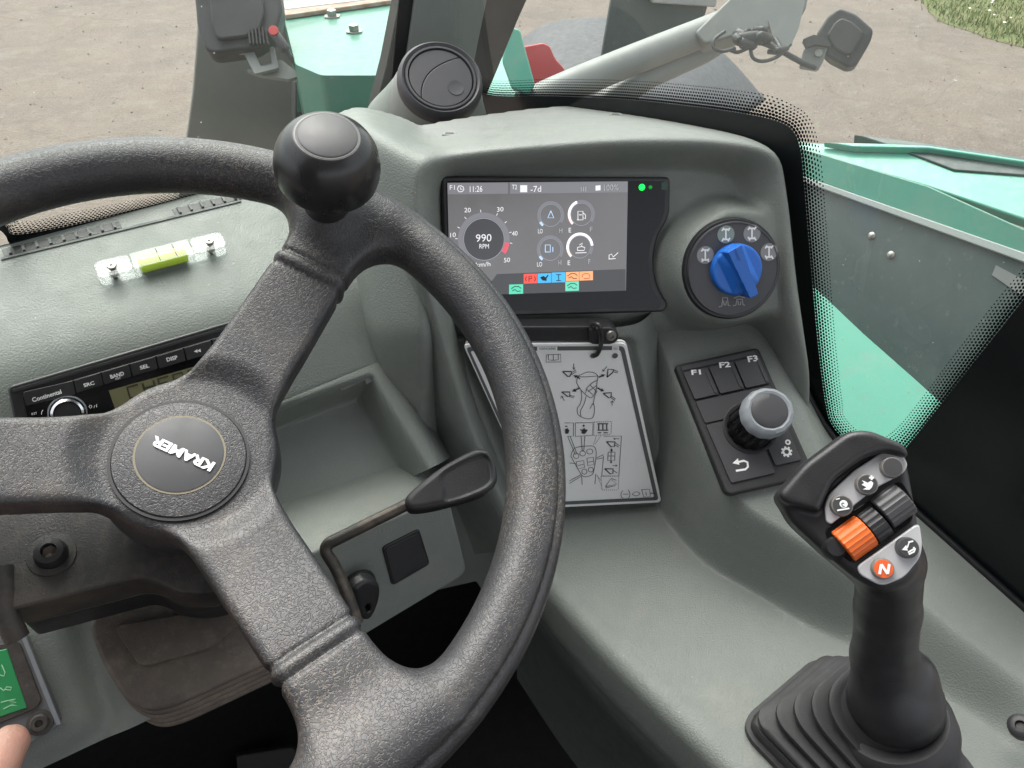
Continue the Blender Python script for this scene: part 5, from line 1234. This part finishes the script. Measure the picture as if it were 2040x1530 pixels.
# ================================================================== FOOTWELL
fw = thing('footwell', 'black footwell below the dashboard', 'footwell', CAM + [0, .5, -1.2])
FWF = Fr(CAM + [0, 0, -1.15], (0, 0, 1), Rv)
box('floor_mat', FWF, -1.0, .52, -.6, .75, -.02, 0, m_floor, fw)
FW2 = Fr(CAM + Fv * .62 + [0, 0, -.9], -Fv)
box('front_panel', FW2, -1.0, .52, -.26, .34, -.02, 0, m_floor, fw)
FW3 = Fr(CAM + Rv * .50 + [0, 0, -.9], -Rv)
box('side_lining', FW3, -.7, .4, -.26, .32, -.02, 0, m_floor, fw)

pd_ = pxframe(540, 1530, 1.05, 30, 45)
o = prism('foot_pedal', pd_, roundpoly(pd_.poly([(480, 1600), (470, 1506), (585, 1488), (612, 1520), (610, 1600)]), .006), -.02, 0, m_blackdull, None, .004); tag(o, 'dark foot pedal deep in the black footwell', 'pedal')
# ================================================================== WINDOWS
wp = thing('right_window', 'dirty right-hand window with black dotted border beside the console', 'window', G.pw(1640, 700))
gq_ = [G.px(960, 330)[0] - .10, G.px(2140, 1300)[0]]
gv = np.array([(G.px(900, 190)[0], G.px(985, 330)[1]), (G.px(2200, 900)[0], G.px(1900, 1300)[1]), (G.px(2200, 900)[0], .75), (G.px(900, 190)[0], .75)])
prism('glass', G, gv, -.006, -.001, m_panes, wp)
iE = spline(G.poly([(940, 172), (985, 190), (1100, 191), (1250, 198), (1400, 214), (1500, 229), (1555, 243), (1582, 262), (1596, 300), (1604, 380), (1614, 500), (1630, 680), (1645, 800), (1658, 845), (1690, 880), (1730, 900)]), 5)
oE = G.poly([(930, 215), (985, 246), (1100, 250), (1250, 252), (1400, 264), (1500, 280), (1520, 290), (1540, 305), (1552, 330), (1562, 380), (1574, 500), (1590, 680), (1606, 800), (1622, 872), (1656, 925), (1710, 955)])
oE = spline(oE, 5)
def strip(name, fr, A_, B_, h_, m_, parent, uv=None):
    n = len(A_); V = np.concatenate([fr.rows(A_, h_), fr.rows(B_, h_)])
    o = mesh_obj(name, V, [(i, i + 1, n + i + 1, n + i) for i in range(n - 1)], m_, parent, smooth=False)
    if uv:
        L_ = np.concatenate([[0], np.cumsum(np.linalg.norm(np.diff(A_, axis=0), axis=1))]) / uv
        l = o.data.uv_layers.new(name='UVMap')
        for p in o.data.polygons:
            for li, vi in zip(p.loop_indices, p.vertices): l.data[li].uv = (L_[vi % n], 0 if vi < n else 1)
    return o
strip('black_border', G, iE, oE, .0006, m_glassblk, wp)
def outset(P_, d):
    T_ = np.gradient(P_, axis=0); T_ /= np.linalg.norm(T_, axis=1)[:, None]
    return P_ + np.stack([-T_[:, 1], T_[:, 0]], 1) * d
dz_ = iE + (iE - oE) / (np.linalg.norm(iE - oE, axis=1)[:, None]) * .019
strip('dotted_border', G, iE, dz_, .0006, m_frit, wp, .0031)
lp_ = G.poly([(1690, 905), (1800, 898), (1830, 862), (1940, 722), (2045, 590), (2150, 470), (2200, 1400), (1600, 1150), (1600, 1000)])
flat('black_corner', G, lp_, .0009, m_glassblk, wp)
e1_ = spline(G.poly([(1775, 925), (1830, 862), (1940, 722), (2045, 590), (2150, 470)]), 5); d1_ = spline(G.poly([(1742, 880), (1797, 840), (1904, 700), (2010, 566), (2115, 446)]), 5)
strip('dotted_border', G, e1_, d1_, .0009, m_frit, wp, .0031)
# rubber seal where the armrest meets the pane
sp_ = []
for f_ in np.linspace(-.02, .46, 40):
    q_ = Rv[:2] * .5365 + Fv[:2] * f_; hh_ = float(ctop(*q_)); sp_.append(K.w(q_[0], q_[1], hh_ + .001))
tube('seal', sp_, .0032, m_seal, wp, 10)
# windscreen
WS = Fr(D.pw(250, 424), ndir(36, -14))
ws = thing('windscreen', 'windscreen with black lower border behind the steering wheel', 'windscreen', WS.pw(250, 430))
wl = np.array([WS.px(-1300, 800), WS.px(760, 400), WS.px(860, -700), WS.px(-1300, -700)])
prism('glass', WS, wl, -.006, -.001, m_pane, ws)
be = WS.poly([(-60, 400), (10, 448), (30, 466), (130, 450), (260, 420), (376, 390), (560, 340), (740, 285)]); be2 = WS.poly([(-60, 420), (5, 462), (30, 488), (130, 468), (260, 437), (376, 404), (560, 352), (740, 297)])
strip('black_border', WS, spline(be, 4), spline(be2, 4), .0006, m_glassblk, ws)
bu = WS.poly([(-60, 372), (14, 420), (44, 440), (130, 424), (260, 398), (376, 372), (560, 322), (740, 268)])
strip('dotted_border', WS, spline(be, 4), spline(bu, 4), .0006, m_frit, ws, .0031)
# pillar
PF = pxframe(880, 60, .97, 20, -6)
pl = thing('windscreen_pillar', 'grey-green windscreen pillar with black rubber seals either side', 'pillar', PF.pw(870, 200))
prism('pillar_trim', PF, roundpoly(PF.poly([(944, -900), (1150, -900), (950, 60), (925, 190), (775, 235), (808, 100)]), .01), -.05, .012, m_pillar, pl, .012, 4)
prism('seal', PF, roundpoly(PF.poly([(906, -900), (952, -900), (818, 60), (800, 150), (775, 230), (742, 230), (768, 130), (790, 20)]), .004), -.03, .004, m_seal, pl, .004)
prism('seal', PF, roundpoly(PF.poly([(1146, -900), (1300, -900), (1098, -120), (1030, 30), (985, 140), (962, 195), (925, 180), (950, 60)]), .004), -.03, .008, m_seal, pl, .006)
# ================================================================== OUTSIDE: the machine seen through the glass
HT = Fr(CAM + [0, 0, -.45], (0, 0, 1), Rv)
# mint housing in front of the windscreen
mh = thing('front_housing', 'mint green steel housing with two bolts in front of the windscreen', 'housing', HT.pw(690, 120, -.30))
tq = HT.poly([(562, 22), (800, -12), (790, 150), (640, 150), (588, 128)])
prism('housing_body', HT, roundpoly(tq, .01), -.30, 0, m_teal, mh, .008)
prism('top_plate', HT, HT.poly([(540, -30), (800, -60), (800, -10), (568, 18)], .012), .002, .012, m_whitepaint, mh, .003)
prism('rusty_lip', HT, HT.poly([(562, 15), (800, -14), (802, -3), (568, 30)], .01), .001, .010, m_rust, mh, .002)
for x_, y_ in ((662, 34), (706, 64)):
    b_ = lathe('bolt', Fr(HT.pw(x_, y_), HT.n, HT.u), [(.018, 0), (.018, .003), (.0105, .0032), (.0105, .014), (.006, .016), (.0003, .016)], m_metal, mh, 6)
FF1 = Fr(HT.pw(660, 150, -.1), ndir(30, 12))
prism('side_plate', FF1, roundpoly(FF1.poly([(640, 118), (775, 92), (760, 210), (735, 300), (600, 300), (606, 190)]), .01), -.02, .004, m_teal, mh, .004)
sbx = prism('rubber_stop', FF1, roundpoly(FF1.poly([(588, 160), (618, 156), (622, 196), (617, 290), (586, 290)], .03), .006), .0, .03, m_lamp, mh, .004)
prism('stop_window', FF1, roundpoly(FF1.poly([(592, 170), (606, 168), (608, 222), (592, 224)], .031), .004), .029, .032, m_teal, mh)
# mud flap
MF = pxframe(480, 170, 1.75, 30, 8)
o = prism('mud_flap', MF, roundpoly(MF.poly([(404, -60), (640, -60), (640, 420), (352, 420), (385, 180)]), .01), -.015, 0, m_flap, None, .004); tag(o, 'dusty dark grey mud flap left of the mint housing', 'mud flap')
def work_lamp(name, label, fr, outline, depth, group):
    t_ = thing(name, label, 'work lamp', fr.o, group)
    P_ = roundpoly(outline, .008, 4)
    prism('lamp_housing', fr, P_, -depth, 0, m_lamp, t_, .008)
    c = P_.mean(0); prism('lamp_back', fr, c + (P_ - c) * .62, -.001, .010, m_lamp, t_, .006)
    return t_
L1 = pxframe(470, 40, 1.42, 10, 40)
l1 = work_lamp('work_lamp', 'black work lamp with finned back above the mud flap', L1, L1.poly([(384, -40), (392, 50), (408, 98), (425, 106), (505, 96), (548, 70), (562, 20), (555, -40)]), .05, 'work lamps outside the cab')
for i in range(6): box('fin', Fr(L1.pw(498 + i * 7, 72, .002), L1.n, L1.u), -.0015, .0015, -.018, .012, -.004, .010, m_lamp, l1)
BK = pxframe(530, 130, 1.44, 10, 50)
prism('bracket_arm', BK, roundpoly(BK.poly([(478, 92), (498, 84), (520, 134), (542, 130), (538, 96), (546, 94), (556, 138), (508, 150)]), .003), -.004, .004, m_armgrey, l1, .001)
prism('bracket_plate', BK, roundpoly(BK.poly([(490, 140), (560, 118), (600, 150), (575, 158), (520, 150)], -.01), .004), -.02, -.01, m_armgrey, l1, .002)
prism('bracket_bolt', BK, circle(BK.px(480, 100), .010, 6), -.002, .012, m_metal, l1, .001)
tube('cable', spline([L1.pw(540, 60, .012), L1.pw(556, 80, .016), L1.pw(572, 104, .012), L1.pw(590, 130, 0), L1.pw(604, 165, -.01), L1.pw(608, 230, -.02)], 6), [.010] * 12 + [.005] * 19, m_lamp, l1, 10)
prism('cable_plug', Fr(L1.pw(546, 64, .02), L1.n, L1.u), circle((0, 0), .009, 12), 0, .008, m_red, l1, .001)

# right of the pillar: bracket, red plate, mudguard, flap
GU = pxframe(1020, 120, 1.45, 0, 30)
o = prism('gusset', GU, roundpoly(GU.poly([(1012, 52), (1036, 58), (1066, 168), (1052, 190), (1020, 176), (1000, 120)]), .006), -.02, .0, m_mint, None, .004); tag(o, 'pale mint gusset plate right of the pillar', 'bracket')
HT2 = Fr(CAM + [0, 0, -.62], (0, 0, 1), Rv)
o = prism('mint_platform', HT2, HT2.poly([(940, 120), (1010, 110), (1060, 165), (1110, 205), (1110, 260), (900, 260)]), -.2, 0, m_mint, None, .01); tag(o, 'mint painted platform under the gusset plate', 'platform')
RP = pxframe(1085, 140, 1.6, 5, 20)
o = prism('red_bracket', RP, roundpoly(RP.poly([(1030, 95), (1082, 85), (1096, 92), (1106, 116), (1126, 138), (1134, 230), (1050, 230)]), .006), -.02, 0, m_red, None, .004); tag(o, 'red steel bracket between mint gusset and mudguard', 'bracket')
# mudguard: a curved shell about an axis along the machine's width
rowsm = [([(1026, 92), (1080, 50), (1150, 37), (1230, 37), (1330, 60), (1430, 100), (1524, 200)], 2.55), ([(1028, 112), (1086, 72), (1156, 58), (1240, 58), (1330, 80), (1424, 118), (1506, 212)], 2.42), ([(1036, 160), (1106, 118), (1176, 102), (1250, 102), (1330, 122), (1406, 156), (1476, 240)], 2.26), ([(1050, 270), (1126, 225), (1190, 205), (1256, 205), (1330, 220), (1386, 250), (1440, 310)], 2.08)]
rr_ = [spline(np.array([at(x, y, t_) for x, y in r_]), 6) for r_, t_ in rowsm]
rr_.insert(0, rr_[0] + Fv * .10 - Uv * .10); rr_.insert(0, rr_[0] + Fv * .04 - Uv * .20)
gm = np.array([spline(np.array([r_[i] for r_ in rr_]), 5) for i in range(len(rr_[0]))])
V = gm.reshape(-1, 3); n1, n2 = gm.shape[:2]
F = [(i * n2 + j, i * n2 + j + 1, (i + 1) * n2 + j + 1, (i + 1) * n2 + j) for i in range(n1 - 1) for j in range(n2 - 1)]
o = mesh_obj('mudguard', V, F, m_tyre); s_ = o.modifiers.new('thickness', 'SOLIDIFY'); s_.thickness = .012; tag(o, 'curved blue-grey plastic mudguard behind the grey mirror arm', 'mudguard')
TB = pxframe(1460, 178, 1.75, -10, 45)
F2 = pxframe(1300, 50, 1.95, 10, 10)
f2o = thing('rubber_flap', 'dark rubber flap with white top hanging above the mudguard', 'flap', F2.pw(1300, 110))
prism('flap_sheet', F2, roundpoly(F2.poly([(1228, -60), (1430, -60), (1405, 30), (1370, 85), (1198, 118)]), .008), -.015, 0, m_hoodgrey, f2o, .003)
prism('flap_top', F2, F2.poly([(1250, -60), (1436, -60), (1424, 14), (1300, 6)], .012), .0, .02, m_whitepaint, f2o, .004)
# mirror arm
ma = thing('mirror_arm', 'grey painted tubular mirror arm crossing the right window', 'mirror arm', at(1090, 190, 1.50))
tube('arm_tube', spline([at(1040, 215, 1.50), at(1100, 186, 1.51), at(1180, 152, 1.53), at(1290, 108, 1.56), at(1440, 50, 1.6)], 6), .030, m_armgrey, ma, 24)
tube('arm_brace', [at(1195, 215, 1.60), at(1290, 150, 1.62), at(1400, 100, 1.64), at(1480, 50, 1.66)], .028, m_armgrey, ma, 20)
A2F = pxframe(1490, 30, 1.53, -10, 35)
prism('arm_box', A2F, roundpoly(A2F.poly([(1384, 64), (1460, -10), (1500, -60), (1620, -60), (1606, 20), (1560, 50), (1470, 70), (1404, 88)]), .008), -.06, .0, m_armgrey, ma, .010)
prism('arm_plate', A2F, roundpoly(A2F.poly([(1530, 40), (1612, -30), (1590, 60), (1575, 92), (1545, 96)], .004), .004), -.01, .006, m_armgrey, ma, .002)
wv = ([], [])
rw = random.Random(3)
for k in range(9):
    x0, y0 = rw.uniform(1455, 1545), rw.uniform(62, 92)
    pts = [at(x0 + rw.uniform(-18, 18) + i * rw.uniform(-4, 12), y0 + rw.uniform(-14, 14) + i * 2, 1.49 + rw.uniform(-.01, .03)) for i in range(4)]
    tube('', spline(pts, 5), rw.uniform(.005, .011), None, seg=8, add=wv)
for pts in ([(1445, 62), (1424, 78), (1422, 95), (1440, 102), (1465, 96)], [(1495, 95), (1500, 115), (1520, 122), (1550, 112), (1575, 88)], [(1455, 100), (1470, 104), (1490, 96)]):
    tube('', spline([at(*p, 1.50) for p in pts], 6), .0035, None, seg=8, add=wv)
tag(mesh_obj('cable_bundle', wv[0], wv[1], m_lamp), 'tangle of black cables and plugs under the mirror arm', 'cables')
L2 = pxframe(1690, 75, 1.6, -20, 30)
l2 = work_lamp('work_lamp', 'black work lamp at the end of the grey mirror arm', L2, L2.poly([(1626, 68), (1650, 30), (1672, 14), (1705, 26), (1741, 58), (1736, 80), (1706, 130), (1690, 134), (1654, 116), (1640, 100)]), .05, 'work lamps outside the cab')
prism('lamp_mount', L2, roundpoly(L2.poly([(1600, 100), (1618, 78), (1640, 76), (1650, 92), (1640, 122), (1630, 138), (1592, 132)], .006), .006), -.02, .006, m_armgrey, l2, .003)
prism('mount_bolt', L2, circle(L2.px(1631, 106, .008), .0085, 12), .004, .012, m_metal, l2, .001)
tube('mount_rod', spline([at(1545, 95, 1.6), at(1575, 112, 1.6), at(1605, 128, 1.6), at(1625, 134, 1.6)], 4), .006, m_lamp, l2, 10)
prism('mount_cap', L2, roundpoly(L2.poly([(1598, 80), (1622, 70), (1652, 84), (1655, 94), (1625, 90), (1606, 96)], .014), .004), .0, .02, m_lamp, l2, .002)

# machine body beyond the right window
EB = Fr(at(1800, 500, 1.25), ndir(-48, 35))
eh = thing('engine_hood', 'mint and charcoal engine hood beyond the right window', 'engine hood', EB.pw(1800, 600))
prism('hood_panel', EB, EB.poly([(1560, 330), (1700, 352), (2140, 500), (2140, 900), (1800, 1000), (1560, 900)]), -.03, 0, m_hoodgrey, eh, .004)
prism('trim_strip', EB, EB.poly([(1560, 336), (1604, 352), (2140, 538), (2140, 560), (1604, 364), (1560, 350)], .006), .0, .008, mat('trim_grey', (.32, .35, .34), .45), eh, .002)
prism('hood_side', EB, EB.poly([(1560, 285), (1604, 296), (1850, 370), (2140, 500), (2140, 545), (1604, 353), (1560, 340)], .004), -.01, .004, m_teal, eh, .003)  # side's shade put into a darker tone of the same paint
EB2 = Fr(at(1800, 330, 1.32), ndir(-48, 66))
prism('hood_top', EB2, EB2.poly([(1560, 275), (1610, 283), (1780, 292), (1900, 338), (2140, 350), (2140, 470), (1850, 372), (1600, 300), (1560, 292)]), -.02, 0, m_mint, eh, .004)
prism('dark_top', EB2, EB2.poly([(1700, 270), (1850, 288), (2140, 330), (2140, 360), (1900, 342), (1780, 296)], .0), -.02, .004, m_hoodgrey, eh, .003)
prism('top_rail', EB2, EB2.poly([(1640, 284), (1760, 287), (1850, 291), (2140, 334), (2140, 340), (1850, 297), (1700, 294)], .012), .0, .014, m_mint, eh, .003)
EB3 = Fr(EB.pw(1700, 640, .03), ndir(-48, 52))
prism('lower_cover', EB3, roundpoly(EB3.poly([(1560, 520), (1622, 572), (1720, 665), (1830, 762), (1960, 880), (1800, 1040), (1560, 1000)], .0), .006), -.03, 0, m_mint, eh, .008)
for x_, y_ in ((1737, 470), (1775, 508)): lathe('panel_bolt', Fr(EB.pw(x_, y_), EB.n, EB.u), [(.0062, 0), (.0058, .003), (.0035, .0045), (.0003, .005)], m_metal, eh, 20)
prism('paper_label', EB, EB.poly([(1984, 528), (2140, 610), (2140, 660), (1976, 548)], .002), .0005, .002, mat('label_grey', (.16, .17, .165), .5), eh)

# ================================================================== CAB behind and above the driver's eye, unseen, added to hold back light
cs_ = thing('cab_shade_shell', 'unseen cab roof, rear wall and solid left side added to shade the cab', 'cab', CAM + np.array([0, -.5, -1.1]))
CF = Fr(CAM + np.array([0, 0, 0]), (0, 0, 1), Rv)
m_liner = mat('roof_lining', (.38, .38, .37), .8); m_trim = mat('cab_trim', (.05, .05, .05), .7)
box('roof_panel', CF, -1.05, .56, -.95, .25, .50, .56, m_liner, cs_)
box('rear_wall', CF, -1.05, .56, -.98, -.92, -1.15, -.55, m_trim, cs_)
box('door_light_block', CF, -1.09, -1.03, -.95, .35, -1.15, .50, m_trim, cs_)  # solid up to the roof to block light through a mostly glass door
st_ = thing('driver_seat', 'unseen black driver seat added to keep light off the console', 'seat', CAM + np.array([0, -.3, -.8]))  # out of view, placed to keep light off the console wall
box('cushion', CF, -.36, .17, -.62, .10, -.86, -.70, m_trim, st_, .03)
box('seat_back', CF, -.36, .17, -.80, -.64, -.80, -.40, m_trim, st_, .03)
box('seat_base', CF, -.28, .10, -.60, .0, -1.15, -.86, m_trim, st_, .01)
# ================================================================== HAND at the lower left corner
HF = pxframe(10, 1500, .40, 10, 60)
tip = HF.loc(at(22, 1478, .40)); rootp = HF.loc(at(-70, 1640, .37))
def fhand(X, Y, Z):
    P_ = (X, Y, Z); f = None
    k1, k2 = tip + (rootp - tip) * .30, tip + (rootp - tip) * .72
    d = cap_sdf(P_, tip + (rootp - tip) * .02, k1, .0092, .0098); d = smin(d, cap_sdf(P_, k1, k2, .0098, .0105), .003)
    base = rootp + np.array([-.012, -.025, -.012]); d = smin(d, cap_sdf(P_, k2, base, .0105, .012), .004)
    f = d
    for i, (dx, l) in enumerate(((-.021, .92), (-.042, .98), (-.062, .88), (-.081, .70))):
        a = rootp + np.array([dx, .012 - .006 * i, -.004]); b = a + np.array([-.004, .030 * l, -.020]); c = b + np.array([.002, -.004, -.026 * l])
        q = smin(cap_sdf(P_, a + np.array([0, -.03, 0]), b, .0105, .0095), cap_sdf(P_, b, c, .0095, .008), .003); f = np.minimum(f, q)
    palm = cap_sdf(P_, rootp + np.array([-.03, -.05, -.012]), rootp + np.array([-.06, -.055, -.012]), .026, .024)
    palm = smin(palm, cap_sdf(P_, rootp + np.array([-.03, -.03, -.008]), rootp + np.array([-.08, -.03, -.010]), .015, .014), .015)
    wrist = cap_sdf(P_, rootp + np.array([-.045, -.06, -.012]), rootp + np.array([-.055, -.15, -.02]), .027, .028)
    return smin(smin(f, palm, .012), wrist, .02)
lo3 = np.minimum(tip, rootp) + np.array([-.125, -.13, -.07]); hi3 = np.maximum(tip, rootp) + np.array([.02, .03, .04])
hn = thing('hand', 'bare hand with its fingertip reaching in at the lower left corner', 'hand', HF.w(*rootp))
sdf_obj('skin', HF, fhand, lo3, hi3, .0028, m_skin, hn)
